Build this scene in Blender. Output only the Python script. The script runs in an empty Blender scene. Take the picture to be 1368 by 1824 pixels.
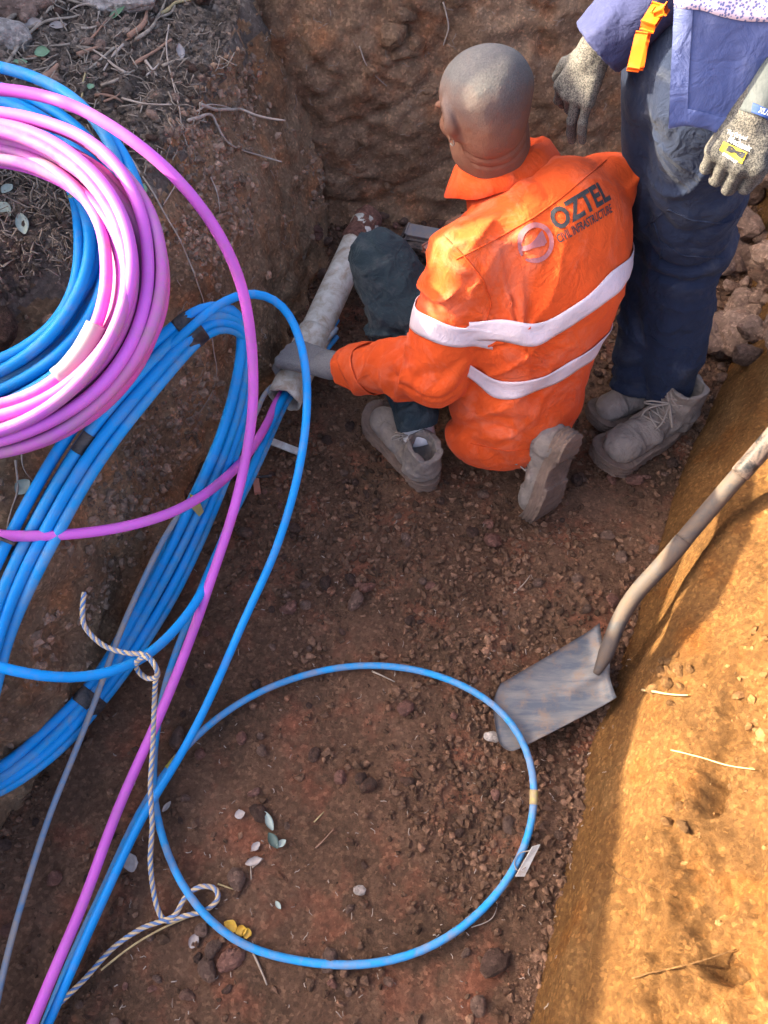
import bpy, bmesh, math, random
import numpy as np
from mathutils import Vector, Matrix
from mathutils.bvhtree import BVHTree

random.seed(7)
RNG = np.random.default_rng(7)
scene = bpy.context.scene
COL = scene.collection

# ------------------------------------------------------------------ camera, sky, sun, exposure
TH = math.radians(60.0)            # how far the camera looks down
FPX = 1378.0                       # focal length in photograph pixels
CH = 1.75                          # camera height over the trench floor
cam_data = bpy.data.cameras.new("camera")
cam = bpy.data.objects.new("camera", cam_data)
COL.objects.link(cam)
cam.location = (0, 0, CH)
cam.rotation_euler = (math.radians(90) - TH, 0, 0)
cam_data.sensor_fit = 'VERTICAL'
cam_data.sensor_height = 24.0
cam_data.lens = 24.0 * FPX / 1824.0
cam_data.clip_start = 0.02
cam_data.clip_end = 400
scene.camera = cam

SUN_EL = math.radians(27.0)
SUN_DIR = Vector((-0.97, 0.17, 0)).normalized() * math.cos(SUN_EL) + Vector((0, 0, math.sin(SUN_EL)))
world = bpy.data.worlds.new("World")
scene.world = world
world.use_nodes = True
wn = world.node_tree
bg = wn.nodes["Background"]
sky = wn.nodes.new("ShaderNodeTexSky")
sky.sky_type = 'NISHITA'
sky.sun_disc = False
sky.sun_elevation = SUN_EL
sky.sun_rotation = math.atan2(SUN_DIR.x, SUN_DIR.y)
sky.dust_density = 6.0
sky.air_density = 0.6
sky.ozone_density = 0.4
wn.links.new(sky.outputs[0], bg.inputs[0])
bg.inputs[1].default_value = 0.15
sd = bpy.data.lights.new("sun", 'SUN')
sd.energy = 4.1
sd.angle = math.radians(0.6)
sd.color = (1.0, 0.86, 0.60)
sun = bpy.data.objects.new("sun", sd)
COL.objects.link(sun)
sun.rotation_euler = SUN_DIR.to_track_quat('Z', 'Y').to_euler()
vs = scene.view_settings
vs.view_transform = 'Standard'
vs.look = 'None'
vs.gamma = 1
vs.use_curve_mapping = False
vs.exposure = 2.75

# ------------------------------------------------------------------ helpers
CT, ST = math.cos(TH), math.sin(TH)
def ray(u, v):
    a = (u - 684) / FPX; b = (912 - v) / FPX
    return np.array([a, CT + ST * b, -ST + CT * b])
def at(u, v, z):
    r = ray(u, v)
    return np.array([0, 0, CH]) + r * ((z - CH) / r[2])
def atd(u, v, d):
    return np.array([0, 0, CH]) + ray(u, v) * d
def A(*x): return np.array(x, float)
def nrm(v): v = np.asarray(v, float); return v / np.linalg.norm(v)

def tag(o, label=None, cat=None, group=None, kind=None):
    if label: o['label'] = label
    if cat: o['category'] = cat
    if group: o['group'] = group
    if kind: o['kind'] = kind
    return o
def empty(name, loc=(0, 0, 0)):
    o = bpy.data.objects.new(name, None); COL.objects.link(o); o.location = loc
    o.empty_display_size = 0.05
    return o
def mesh_obj(name, V, F, mat, parent=None, smooth=True, mats=None):
    me = bpy.data.meshes.new(name)
    V = np.asarray(V, np.float32)
    if isinstance(F, np.ndarray):
        n, k = F.shape
        me.vertices.add(len(V)); me.vertices.foreach_set('co', V.ravel())
        me.loops.add(n * k); me.loops.foreach_set('vertex_index', F.astype(np.int32).ravel())
        me.polygons.add(n); me.polygons.foreach_set('loop_start', np.arange(0, n * k, k, dtype=np.int32))
        me.update(calc_edges=True)
    else:
        me.from_pydata([tuple(map(float, v)) for v in V], [], F)
    me.polygons.foreach_set('use_smooth', np.full(len(me.polygons), smooth))
    me.validate()
    if mats:
        for m in mats: me.materials.append(m)
    elif mat: me.materials.append(mat)
    o = bpy.data.objects.new(name, me); COL.objects.link(o)
    if parent:
        o.parent = parent
        o.matrix_parent_inverse = parent.matrix_basis.inverted() if parent.type == 'EMPTY' and parent.parent is None else Matrix()
    return o

def _h(ix, iy, iz, s):
    n = (ix * 374761393 + iy * 668265263 + iz * 2147483647 + s * 1274126177).astype(np.int64) & 0xffffffff
    n = ((n ^ (n >> 13)) * 1274126177) & 0xffffffff
    n = ((n ^ (n >> 16)) * 668265263) & 0xffffffff
    return ((n ^ (n >> 15)) & 0xffff) / 32767.5 - 1.0
def vn(P, f=1.0, s=0):
    P = np.asarray(P, float) * f + 57.3
    I = np.floor(P).astype(np.int64); t = P - I; t = t * t * (3 - 2 * t)
    x, y, z = I[..., 0], I[..., 1], I[..., 2]; r = 0
    for dx in (0, 1):
        wx = t[..., 0] if dx else 1 - t[..., 0]
        for dy in (0, 1):
            wy = t[..., 1] if dy else 1 - t[..., 1]
            for dz in (0, 1):
                wz = t[..., 2] if dz else 1 - t[..., 2]
                r = r + _h(x + dx, y + dy, z + dz, s) * wx * wy * wz
    return r
def fbm(P, f=1.0, o=4, s=0, g=0.5):
    a, r = 1.0, 0
    for i in range(o):
        r = r + a * vn(P, f, s + i * 17); f *= 2.03; a *= g
    return r

def ridge(P, f, s): return 1 - np.abs(vn(P, f, s)) * 2

def crease(P, s): return np.clip(1 - np.abs(vn(P, 1.0, s)) * 3.2, 0, 1) ** 1.6

def catmull(pts, step=0.02, closed=False):
    P = [np.asarray(p, float) for p in pts]
    n = len(P); out = []
    rng = range(n if closed else n - 1)
    for i in rng:
        p0 = P[(i - 1) % n] if (closed or i > 0) else 2 * P[0] - P[1]
        p1 = P[i]; p2 = P[(i + 1) % n]
        p3 = P[(i + 2) % n] if (closed or i + 2 < n) else 2 * P[-1] - P[-2]
        k = max(2, int(np.linalg.norm(p2 - p1) / step))
        for j in range(k):
            t = j / k
            out.append(0.5 * ((2 * p1) + (-p0 + p2) * t + (2 * p0 - 5 * p1 + 4 * p2 - p3) * t * t + (-p0 + 3 * p1 - 3 * p2 + p3) * t ** 3))
    if not closed: out.append(P[-1])
    return np.array(out)
def smooth_path(C, n=6, closed=False):
    C = C.copy()
    for _ in range(n):
        if closed: C = (np.roll(C, 1, 0) + 2 * C + np.roll(C, -1, 0)) / 4
        else: C[1:-1] = (C[:-2] + 2 * C[1:-1] + C[2:]) / 4
    return C
def frames(C, closed=False):
    if closed: T = np.roll(C, -1, 0) - np.roll(C, 1, 0)
    else: T = np.gradient(C, axis=0)
    T /= np.linalg.norm(T, axis=1)[:, None] + 1e-12
    up = A(0, 0, 1) if abs(T[0][2]) < .9 else A(1, 0, 0)
    N = np.zeros_like(C); N[0] = nrm(np.cross(T[0], up))
    for i in range(1, len(C)):
        v = N[i - 1] - T[i] * np.dot(N[i - 1], T[i]); N[i] = v / (np.linalg.norm(v) + 1e-12)
    return T, N, np.cross(T, N)
def tube_vf(C, r, k=10, closed=False, base=0, cap=True):
    n = len(C); T, N, B = frames(C, closed)
    r = np.broadcast_to(np.asarray(r, float), (n,))
    a = np.arange(k) * 2 * math.pi / k
    V = (C[:, None] + r[:, None, None] * (np.cos(a)[None, :, None] * N[:, None] + np.sin(a)[None, :, None] * B[:, None])).reshape(-1, 3)
    i = np.arange(n if closed else n - 1)[:, None]; j = np.arange(k)[None]
    i2 = (i + 1) % n; j2 = (j + 1) % k
    F = np.stack([i * k + j, i * k + j2, i2 * k + j2, i2 * k + j], -1).reshape(-1, 4)
    F = [tuple(int(q) + base for q in f) for f in F] if not closed and cap else F + base
    if not closed and cap:
        F.append(tuple(base + q for q in range(k))[::-1]); F.append(tuple(base + (n - 1) * k + q for q in range(k)))
    return V, F
def tube(name, C, r, mat, parent=None, k=10, closed=False, cap=True):
    V, F = tube_vf(C, r, k, closed, 0, cap)
    return mesh_obj(name, V, F, mat, parent)
def px_path(pts, step=0.02, sm=4, closed=False):
    return smooth_path(catmull([at(*p) for p in pts], step, closed), sm, closed)

# ---- signed distance modelling
def cap_(p, a, b, ra, rb):
    ba = b - a; pa = p - a
    t = np.clip((pa @ ba) / (ba @ ba), 0, 1)
    return np.linalg.norm(pa - t[:, None] * ba, axis=1) - (ra + (rb - ra) * t)
def ecap(p, a, b, ra, rb, f, kf):
    """capsule flattened along direction f to kf of its radius"""
    g = (1 / kf - 1)
    S = lambda q: q + np.outer(q @ f, f) * g if q.ndim > 1 else q + f * ((q @ f) * g)
    return cap_(S(p), S(a), S(b), ra, rb) * (kf + 1) / 2
def ell(p, c, R, r):
    q = (p - c) @ np.asarray(R).T / np.asarray(r)
    k = np.linalg.norm(q, axis=1)
    return (k - 1) * min(r) * (0.5 + 0.5 * k / np.maximum(k, 1e-6))
def smin(a, b, k):
    h = np.clip(0.5 + 0.5 * (b - a) / k, 0, 1)
    return b * (1 - h) + a * h - k * h * (1 - h)
def smins(ds, k):
    r = ds[0]
    for d in ds[1:]: r = smin(r, d, k)
    return r
def sdf_mesh(name, fn, lo, hi, h, mat, parent=None, project=1):
    lo = np.asarray(lo, float); hi = np.asarray(hi, float)
    m = 4; n = (np.ceil((hi - lo) / h / m).astype(int)) * m
    nc = n // m
    ax = [lo[i] + (np.arange(nc[i]) + .5) * h * m for i in range(3)]
    G = np.stack(np.meshgrid(*ax, indexing='ij'), -1).reshape(-1, 3)
    D = fn(G).reshape(nc)
    near = np.abs(D) < h * m * 1.9
    fine = np.repeat(np.repeat(np.repeat(D, m, 0), m, 1), m, 2)
    mask = np.repeat(np.repeat(np.repeat(near, m, 0), m, 1), m, 2)
    idx = np.argwhere(mask)
    out = np.empty(len(idx))
    for s in range(0, len(idx), 400000):
        out[s:s + 400000] = fn(lo + idx[s:s + 400000] * h)
    fine[mask] = out
    fine[0], fine[-1] = 1, 1; fine[:, 0], fine[:, -1] = 1, 1; fine[:, :, 0], fine[:, :, -1] = 1, 1
    I = fine < 0
    cs = [(a, b, c) for a in (0, 1) for b in (0, 1) for c in (0, 1)]
    sl = lambda X, o: X[o[0]:X.shape[0] - 1 + o[0], o[1]:X.shape[1] - 1 + o[1], o[2]:X.shape[2] - 1 + o[2]]
    cnt = sum(sl(I, o).astype(np.int8) for o in cs)
    act = (cnt > 0) & (cnt < 8)
    ci = np.argwhere(act); vid = -np.ones(act.shape, np.int64); vid[act] = np.arange(len(ci))
    acc = np.zeros((len(ci), 3)); w = np.zeros(len(ci))
    val = {o: fine[ci[:, 0] + o[0], ci[:, 1] + o[1], ci[:, 2] + o[2]] for o in cs}
    for o in cs:
        for ax_ in range(3):
            if o[ax_] == 0:
                o2 = list(o); o2[ax_] = 1; o2 = tuple(o2)
                a_, b_ = val[o], val[o2]; x = (a_ < 0) != (b_ < 0)
                t = np.where(x, a_ / np.where(x, a_ - b_, 1), 0)
                q = np.tile(np.array(o, float), (len(ci), 1)); q[:, ax_] += t
                acc[x] += q[x]; w[x] += 1
    V = lo + (ci + acc / np.maximum(w, 1)[:, None]) * h
    Fs = []
    for ax_ in range(3):
        a1, a2 = [(1, 2), (2, 0), (0, 1)][ax_]
        s0 = [slice(None)] * 3; s1 = [slice(None)] * 3
        s0[ax_] = slice(0, -1); s1[ax_] = slice(1, None)
        A0, A1 = I[tuple(s0)], I[tuple(s1)]
        e = np.argwhere(A0 != A1)
        e = e[(e[:, a1] > 0) & (e[:, a2] > 0) & (e[:, a1] < I.shape[a1] - 1) & (e[:, a2] < I.shape[a2] - 1)]
        flip = A0[tuple(e.T)]
        q = []
        for d1, d2 in ((1, 1), (0, 1), (0, 0), (1, 0)):
            c = e.copy(); c[:, a1] -= d1; c[:, a2] -= d2
            q.append(vid[tuple(c.T)])
        q = np.stack(q, 1)
        q[~flip] = q[~flip][:, ::-1]
        Fs.append(q)
    F = np.concatenate(Fs)
    F = F[(F >= 0).all(1)]
    for _ in range(project):
        e = h * .5
        d = fn(V); g = np.stack([fn(V + e * np.eye(3)[i]) - d for i in range(3)], 1) / e
        gn = np.sum(g * g, 1)
        V = V - np.clip(d / np.maximum(gn, .2), -h * .6, h * .6)[:, None] * g
    return mesh_obj(name, V, F, mat, parent)

# ------------------------------------------------------------------ materials
def new_mat(name):
    m = bpy.data.materials.new(name); m.use_nodes = True
    nt = m.node_tree; b = nt.nodes["Principled BSDF"]
    return m, nt, b
def N(nt, t, **kw):
    n = nt.nodes.new("ShaderNode" + t)
    for k, v in kw.items():
        if k in n.inputs: n.inputs[k].default_value = v
        else: setattr(n, k, v)
    return n
def ramp(nt, src, stops, interp='LINEAR'):
    r = nt.nodes.new("ShaderNodeValToRGB"); r.color_ramp.interpolation = interp
    el = r.color_ramp.elements
    while len(el) < len(stops): el.new(.5)
    for e, (p, c) in zip(el, stops):
        e.position = p; e.color = (*c, 1) if hasattr(c, '__len__') else (c, c, c, 1)
    nt.links.new(src, r.inputs[0]); return r.outputs[0]
def mix(nt, fac, a, b, mode='MIX'):
    m = nt.nodes.new("ShaderNodeMix"); m.data_type = 'RGBA'; m.blend_type = mode
    for i, v in ((0, fac), (6, a), (7, b)):
        if isinstance(v, bpy.types.NodeSocket): nt.links.new(v, m.inputs[i])
        elif i == 0: m.inputs[0].default_value = v
        else: m.inputs[i].default_value = (*v, 1)
    return m.outputs[2]
def noise(nt, vec, scale, detail=6, rough=.6, dist=0, out=0):
    n = N(nt, "TexNoise"); n.inputs['Scale'].default_value = scale; n.inputs['Detail'].default_value = detail
    n.inputs['Roughness'].default_value = rough; n.inputs['Distortion'].default_value = dist
    if vec: nt.links.new(vec, n.inputs['Vector'])
    return n.outputs[out]
def voro(nt, vec, scale, feature='F1', out='Distance'):
    n = N(nt, "TexVoronoi"); n.feature = feature; n.inputs['Scale'].default_value = scale
    if vec: nt.links.new(vec, n.inputs['Vector'])
    return n.outputs[out]
def bump(nt, b, hs):
    """hs: list of (socket, strength, distance)"""
    prev = None
    for h, s, d in hs:
        n = N(nt, "Bump"); n.inputs['Strength'].default_value = s; n.inputs['Distance'].default_value = d
        nt.links.new(h, n.inputs['Height'])
        if prev: nt.links.new(prev, n.inputs['Normal'])
        prev = n.outputs[0]
    nt.links.new(prev, b.inputs['Normal'])
def coord(nt, scale=None):
    tc = N(nt, "TexCoord")
    g = N(nt, "NewGeometry")
    v = g.outputs['Position']
    if scale:
        mp = N(nt, "Mapping"); mp.inputs['Scale'].default_value = scale
        nt.links.new(v, mp.inputs[0]); return mp.outputs[0]
    return v
def pmap(nt, rot, scale):
    g = N(nt, "NewGeometry"); mp = N(nt, "Mapping")
    mp.inputs['Rotation'].default_value = rot; mp.inputs['Scale'].default_value = scale
    nt.links.new(g.outputs['Position'], mp.inputs[0]); return mp.outputs[0]

def soil_mat(name, dark, mid, light, spot, streak=None, grain=1.0, patch=3.0, spot_at=.62, island=False):
    m, nt, b = new_mat(name); L = nt.links
    v = coord(nt)
    n1 = noise(nt, v, patch, 8, .62, .3)
    col = ramp(nt, n1, [(.3, dark), (.5, mid), (.68, light)])
    n2 = noise(nt, v, patch * 2.3 + 1, 6, .6)
    col = mix(nt, ramp(nt, n2, [(spot_at - .06, 0), (spot_at + .1, .8)]), col, spot)
    n3 = noise(nt, v, 60, 8, .7)
    col = mix(nt, 1.0, col, ramp(nt, n3, [(.3, (.68, .68, .69)), (.55, (1, 1, 1)), (.75, (1.3, 1.27, 1.24))]), 'MULTIPLY')
    v4 = voro(nt, v, 150, 'F1', 'Color')
    sh = N(nt, "SeparateColor"); L.new(v4, sh.inputs[0])
    col = mix(nt, 1.0, col, ramp(nt, sh.outputs[0], [(0, (.78, .76, .75)), (.8, (1.08, 1.05, 1.04)), (1, (1.5, 1.45, 1.4))]), 'MULTIPLY')
    hs = [(noise(nt, v, 14, 8, .65), .8 * grain, .02), (noise(nt, v, 60, 10, .8), 1.0 * grain, .010),
          (noise(nt, v, 240, 4, .8), .6 * grain, .004)]
    if streak:
        sv = pmap(nt, streak[0], streak[1])
        ns = noise(nt, sv, 1.0, 8, .6)
        col = mix(nt, 1.0, col, ramp(nt, ns, [(.3, (.75, .72, .7)), (.5, (1, 1, 1)), (.7, (1.25, 1.2, 1.12))]), 'MULTIPLY')
        hs.insert(0, (ns, .7, .03))
    if island:
        g = N(nt, "NewGeometry")
        col = mix(nt, 1.0, col, ramp(nt, g.outputs['Random Per Island'], [(0, (.55, .54, .53)), (.5, (1, .97, .95)), (.85, (1.3, 1.22, 1.18)), (1, (1.55, 1.45, 1.4))]), 'MULTIPLY')
    L.new(col, b.inputs['Base Color'])
    b.inputs['Roughness'].default_value = .95
    b.inputs['Specular IOR Level'].default_value = .12
    bump(nt, b, hs)
    return m
M = {}
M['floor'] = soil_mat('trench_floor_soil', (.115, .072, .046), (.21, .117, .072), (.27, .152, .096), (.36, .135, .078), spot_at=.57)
M['wall'] = soil_mat('wall_soil', (.24, .155, .095), (.45, .285, .17), (.56, .37, .225), (.54, .25, .115), streak=((0, 0, .4), (9, 9, 2.2)), spot_at=.58)
M['far'] = soil_mat('far_wall_soil', (.22, .14, .09), (.43, .265, .16), (.52, .34, .215), (.52, .225, .105), streak=((.3, .2, 0), (4, 3, 9)), spot_at=.58)
M['clay'] = soil_mat('orange_clay', (.20, .105, .042), (.31, .155, .054), (.36, .205, .085), (.34, .135, .032), streak=((0, 0, .38), (11, 1.6, 8)), patch=2.4, grain=1.9)
M['wall_crumb'] = soil_mat('wall_crumb', (.2, .14, .10), (.36, .245, .17), (.46, .33, .235), (.44, .22, .12), patch=6, island=True, grain=.6)
M['bank'] = soil_mat('bank_topsoil', (.13, .10, .082), (.25, .195, .155), (.38, .31, .25), (.30, .19, .14), patch=6)
M['bank_crumb'] = soil_mat('bank_crumb', (.12, .095, .078), (.24, .19, .15), (.38, .31, .25), (.30, .19, .14), patch=6, island=True)
M['clod'] = soil_mat('soil_clod', (.14, .092, .07), (.22, .14, .105), (.29, .185, .14), (.32, .16, .11), patch=5)
M['crumb'] = soil_mat('soil_crumb', (.095, .060, .040), (.165, .098, .064), (.21, .128, .084), (.27, .12, .07), patch=5, island=True, grain=.6)
M['clay_crumb'] = soil_mat('clay_crumb', (.16, .09, .044), (.25, .13, .052), (.28, .165, .078), (.26, .115, .032), patch=9, island=True, grain=.6)
M['clod_red'] = soil_mat('reddish_clod', (.20, .105, .08), (.28, .14, .105), (.34, .18, .135), (.36, .2, .16), patch=9)
M['clod_dark'] = soil_mat('dark_clod', (.075, .05, .04), (.12, .074, .056), (.17, .10, .075), (.2, .10, .065), patch=9)
M['clod_clay'] = soil_mat('clay_clod', (.16, .09, .044), (.25, .13, .052), (.28, .165, .078), (.26, .115, .032), patch=9)
M['stone'] = soil_mat('pale_stone', (.24, .2, .17), (.36, .31, .27), (.45, .4, .36), (.25, .16, .12), patch=14, grain=.5)
M['rock'] = soil_mat('brown_rock', (.18, .12, .09), (.28, .185, .14), (.37, .26, .2), (.3, .17, .12), patch=9, grain=.7)

def plastic(name, c, dust, amount=.45, rough=.42, c2=None):
    m, nt, b = new_mat(name); L = nt.links
    v = coord(nt)
    col = mix(nt, ramp(nt, noise(nt, v, 7, 3, .5), [(.35, 0), (.65, 1)]), c, c2 or tuple(x * .82 for x in c))
    d = noise(nt, v, 26, 8, .7, .5)
    fac = ramp(nt, d, [(.56 - amount * .25, 0), (.80 - amount * .2, min(1, amount * 1.25))])
    col = mix(nt, fac, col, dust)
    sp = noise(nt, v, 160, 4, .8)
    col = mix(nt, ramp(nt, sp, [(.64, 0), (.72, .55)]), col, dust)
    L.new(col, b.inputs['Base Color'])
    rr = ramp(nt, d, [(.4, rough), (.7, min(1, rough + .35))])
    L.new(rr, b.inputs['Roughness'])
    b.inputs['Specular IOR Level'].default_value = .28
    bump(nt, b, [(d, .12, .002)])
    return m
DUST = (.30, .21, .17)
M['blue'] = plastic('blue_conduit', (.001, .26, .66), DUST, .25)
M['blue2'] = plastic('blue_conduit_dusty', (.004, .27, .62), (.20, .25, .3), .5)
M['bluegrey'] = plastic('weathered_blue_duct', (.10, .23, .38), (.30, .26, .23), .95, .6)
M['ringblue'] = plastic('ring_blue_duct', (.015, .27, .60), (.26, .2, .17), .55, .5)
M['purple'] = plastic('purple_conduit', (.62, .12, .56), DUST, .3)
M['pink'] = plastic('pink_conduit', (.52, .12, .35), (.30, .21, .18), .55, c2=(.42, .085, .41))
M['pink2'] = plastic('deep_pink_conduit', (.54, .07, .30), (.30, .21, .18), .5, c2=(.48, .09, .40))
M['pipe'] = plastic('white_pvc', (.58, .55, .48), (.25, .17, .10), .65, .5)
M['black_tape'] = plastic('black_tape', (.02, .02, .022), (.16, .12, .1), .6, .4)
M['grey_tape'] = plastic('grey_tape', (.27, .255, .25), (.3, .22, .2), .6, .45)
M['yellow'] = plastic('yellow_marker', (.42, .36, .05), DUST, .7)
M['white'] = plastic('white_plastic', (.6, .6, .56), DUST, .6, .5)
M['orange_clip'] = plastic('orange_plastic', (.9, .16, .01), (.4, .2, .1), .2, .35)
M['rope_blue'] = plastic('rope_blue', (.09, .20, .42), (.3, .25, .22), .6, .8)
M['rope_cream'] = plastic('rope_cream', (.66, .48, .27), (.3, .22, .17), .5, .85)
M['black'] = plastic('black_plastic', (.015, .015, .017), DUST, .5, .45)
M['redorange'] = plastic('terracotta_plastic', (.45, .14, .09), DUST, .7, .6)
M['steel'] = plastic('dusty_steel', (.17, .17, .19), (.26, .2, .16), .8, .5)

def cloth(name, c, dust=(.4, .33, .28), amount=.25, weave=900, c2=None, wr=1.0, patch=5):
    m, nt, b = new_mat(name); L = nt.links
    v = coord(nt)
    col = mix(nt, ramp(nt, noise(nt, v, patch, 4, .6), [(.35, 0), (.65, 1)]), c, c2 or tuple(x * .8 for x in c))
    d = noise(nt, v, 9, 9, .7, .8)
    col = mix(nt, ramp(nt, d, [(.58 - amount * .2, 0), (.85, amount)]), col, dust)
    sm = noise(nt, v, 45, 6, .8, 1.5)
    col = mix(nt, ramp(nt, sm, [(.66, 0), (.78, amount)]), col, dust)
    L.new(col, b.inputs['Base Color'])
    b.inputs['Roughness'].default_value = .9
    b.inputs['Specular IOR Level'].default_value = .15
    try: b.inputs['Sheen Weight'].default_value = .03
    except KeyError: pass
    w = noise(nt, v, weave, 2, .5)
    cr = noise(nt, v, 22, 5, .55, 1.2)
    bump(nt, b, [(noise(nt, v, 9, 3, .5, .8), .45 * wr, .025), (cr, .6 * wr, .010), (noise(nt, v, 70, 5, .6, .8), .35 * wr, .003), (w, .3, .001)])
    return m
M['orange'] = cloth('orange_cotton', (.66, .085, .016), (.60, .30, .22), .42, c2=(.58, .064, .011))
M['orange_collar'] = cloth('orange_collar_cotton', (.60, .066, .012), (.6, .3, .2), .25)
M['slate'] = cloth('slate_trousers', (.022, .036, .045), (.22, .22, .21), .42, c2=(.013, .022, .029), wr=1.5)
M['navy'] = cloth('navy_trousers', (.017, .026, .054), (.22, .23, .25), .27, c2=(.010, .015, .034), wr=1.4)
M['shirt_blue'] = cloth('blue_work_shirt', (.095, .12, .27), (.3, .3, .36), .3, c2=(.075, .09, .20))
M['shirt_shaded'] = cloth('blue_work_shirt_shaded', (.040, .046, .115), (.2, .2, .22), .2)  # same blue shirt, its shaded look put into a darker colour
M['sock'] = cloth('white_sock', (.6, .57, .56), (.35, .28, .25), .4)
M['boot'] = cloth('dusty_suede', (.21, .175, .15), (.34, .27, .23), .6, c2=(.15, .125, .11), weave=500, wr=1.4, patch=14)
M['sole'] = cloth('muddy_sole', (.15, .105, .082), (.27, .18, .14), .7, c2=(.10, .07, .055), weave=300, wr=1.6, patch=20)
M['lace'] = cloth('dusty_lace', (.26, .22, .19), (.3, .24, .2), .3)
M['glove'] = cloth('grey_knit_glove', (.085, .084, .082), (.20, .18, .155), .5, c2=(.065, .063, .061), weave=420, wr=.6, patch=40)
M['glovecuff'] = cloth('dark_knit_cuff', (.06, .07, .075), (.3, .3, .3), .3, weave=350, wr=.5)
g_ = M['glove'].node_tree; bc_ = g_.nodes['Principled BSDF'].inputs['Base Color']; src_ = bc_.links[0].from_socket
sp_ = ramp(g_, noise(g_, coord(g_), 420, 2, .9), [(.42, (.35, .36, .38)), (.5, (.95, .93, .9)), (.6, (1.5, 1.45, 1.35))])
g_.links.new(mix(g_, 1.0, src_, sp_, 'MULTIPLY'), bc_)
m_, nt_, b_ = new_mat('reflective_tape')
v_ = coord(nt_)
c_ = mix(nt_, ramp(nt_, noise(nt_, v_, 12, 6, .6), [(.4, 0), (.7, 1)]), (.68, .54, .57), (.52, .43, .45))
nt_.links.new(c_, b_.inputs['Base Color']); b_.inputs['Roughness'].default_value = .5
bump(nt_, b_, [(noise(nt_, v_, 35, 4, .6, 2), .45, .006)])
M['band'] = m_
def flat(name, c, rough=.7):
    m, nt, b = new_mat(name); v = coord(nt)
    col = mix(nt, ramp(nt, noise(nt, v, 120, 5, .7), [(.45, 0), (.8, .5)]), c, tuple(min(1, x * 1.5 + .06) for x in c))
    nt.links.new(col, b.inputs['Base Color']); b.inputs['Roughness'].default_value = rough
    return m
M['print_black'] = flat('black_print', (.018, .018, .022))
M['print_maroon'] = flat('maroon_print', (.30, .09, .095))
M['print_white'] = flat('white_print', (.7, .7, .72))
M['print_yellow'] = flat('yellow_print', (.75, .5, .02))
M['print_blue'] = flat('darkblue_print', (.01, .04, .18))
M['stitch'] = flat('orange_thread', (.55, .08, .02))
M['metal'] = flat('earring_metal', (.12, .11, .1), .3)

def skin_mat(name, dusty_top, k_=1.0):
    m, nt, b = new_mat(name); L = nt.links; v = coord(nt)
    col = mix(nt, noise(nt, v, 14, 5, .6), (.115, .052, .034), (.17, .08, .052))
    if dusty_top is not None:
        g = N(nt, "NewGeometry"); s = N(nt, "VectorMath", operation='DOT_PRODUCT')
        L.new(g.outputs['Position'], s.inputs[0]); s.inputs[1].default_value = dusty_top[0]
        a = N(nt, "Math", operation='SUBTRACT'); L.new(s.outputs['Value'], a.inputs[0]); a.inputs[1].default_value = dusty_top[1]
        k = N(nt, "Math", operation='MULTIPLY'); L.new(a.outputs[0], k.inputs[0]); k.inputs[1].default_value = 6.0
        nn = noise(nt, v, 16, 6, .6)
        q = N(nt, "Math", operation='MULTIPLY_ADD'); L.new(nn, q.inputs[0]); q.inputs[1].default_value = 0.7; L.new(k.outputs[0], q.inputs[2])
        fac = ramp(nt, q.outputs[0], [(.42, 0), (.95, .95)])
        sp = noise(nt, v, 300, 3, .8)
        dc = mix(nt, ramp(nt, sp, [(.35, 0), (.65, 1)]), (.060 * k_, .060 * k_, .064 * k_), (.100 * k_, .098 * k_, .097 * k_))
        col = mix(nt, fac, col, dc)
    L.new(col, b.inputs['Base Color'])
    b.inputs['Roughness'].default_value = .72; b.inputs['Specular IOR Level'].default_value = .2
    b.inputs['Subsurface Weight'].default_value = .05; b.inputs['Subsurface Radius'].default_value = (.02, .008, .004)
    b.inputs['Subsurface Scale'].default_value = .1
    bump(nt, b, [(noise(nt, v, 40, 4, .6), .3, .004), (noise(nt, v, 260, 3, .8), .6, .0018)])
    return m
def veg(name, c, c2, rough=.6):
    m, nt, b = new_mat(name); v = coord(nt)
    nt.links.new(mix(nt, ramp(nt, noise(nt, v, 45, 6, .65), [(.35, 0), (.65, 1)]), c, c2), b.inputs['Base Color'])
    b.inputs['Roughness'].default_value = rough
    bump(nt, b, [(noise(nt, v, 160, 4, .6), .4, .002)])
    return m
M['leaf_green'] = veg('green_leaf', (.10, .19, .10), (.17, .27, .15))
M['leaf_pale'] = veg('pale_leaf', (.36, .40, .33), (.26, .31, .26))
M['leaf_dry'] = veg('dry_leaf', (.36, .31, .28), (.26, .20, .17))
M['leaf_dark'] = veg('dark_leaf', (.05, .085, .06), (.09, .12, .10))
M['leaf_yellow'] = veg('yellow_leaf', (.60, .38, .04), (.45, .22, .02))
M['twig'] = veg('dry_twig', (.36, .28, .21), (.17, .125, .09), .85)
M['twig_red'] = veg('reddish_twig', (.34, .18, .11), (.22, .12, .08), .85)
M['root'] = veg('pale_root', (.44, .35, .28), (.30, .22, .17), .85)
M['straw'] = veg('straw', (.42, .32, .15), (.3, .21, .10), .8)

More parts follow.
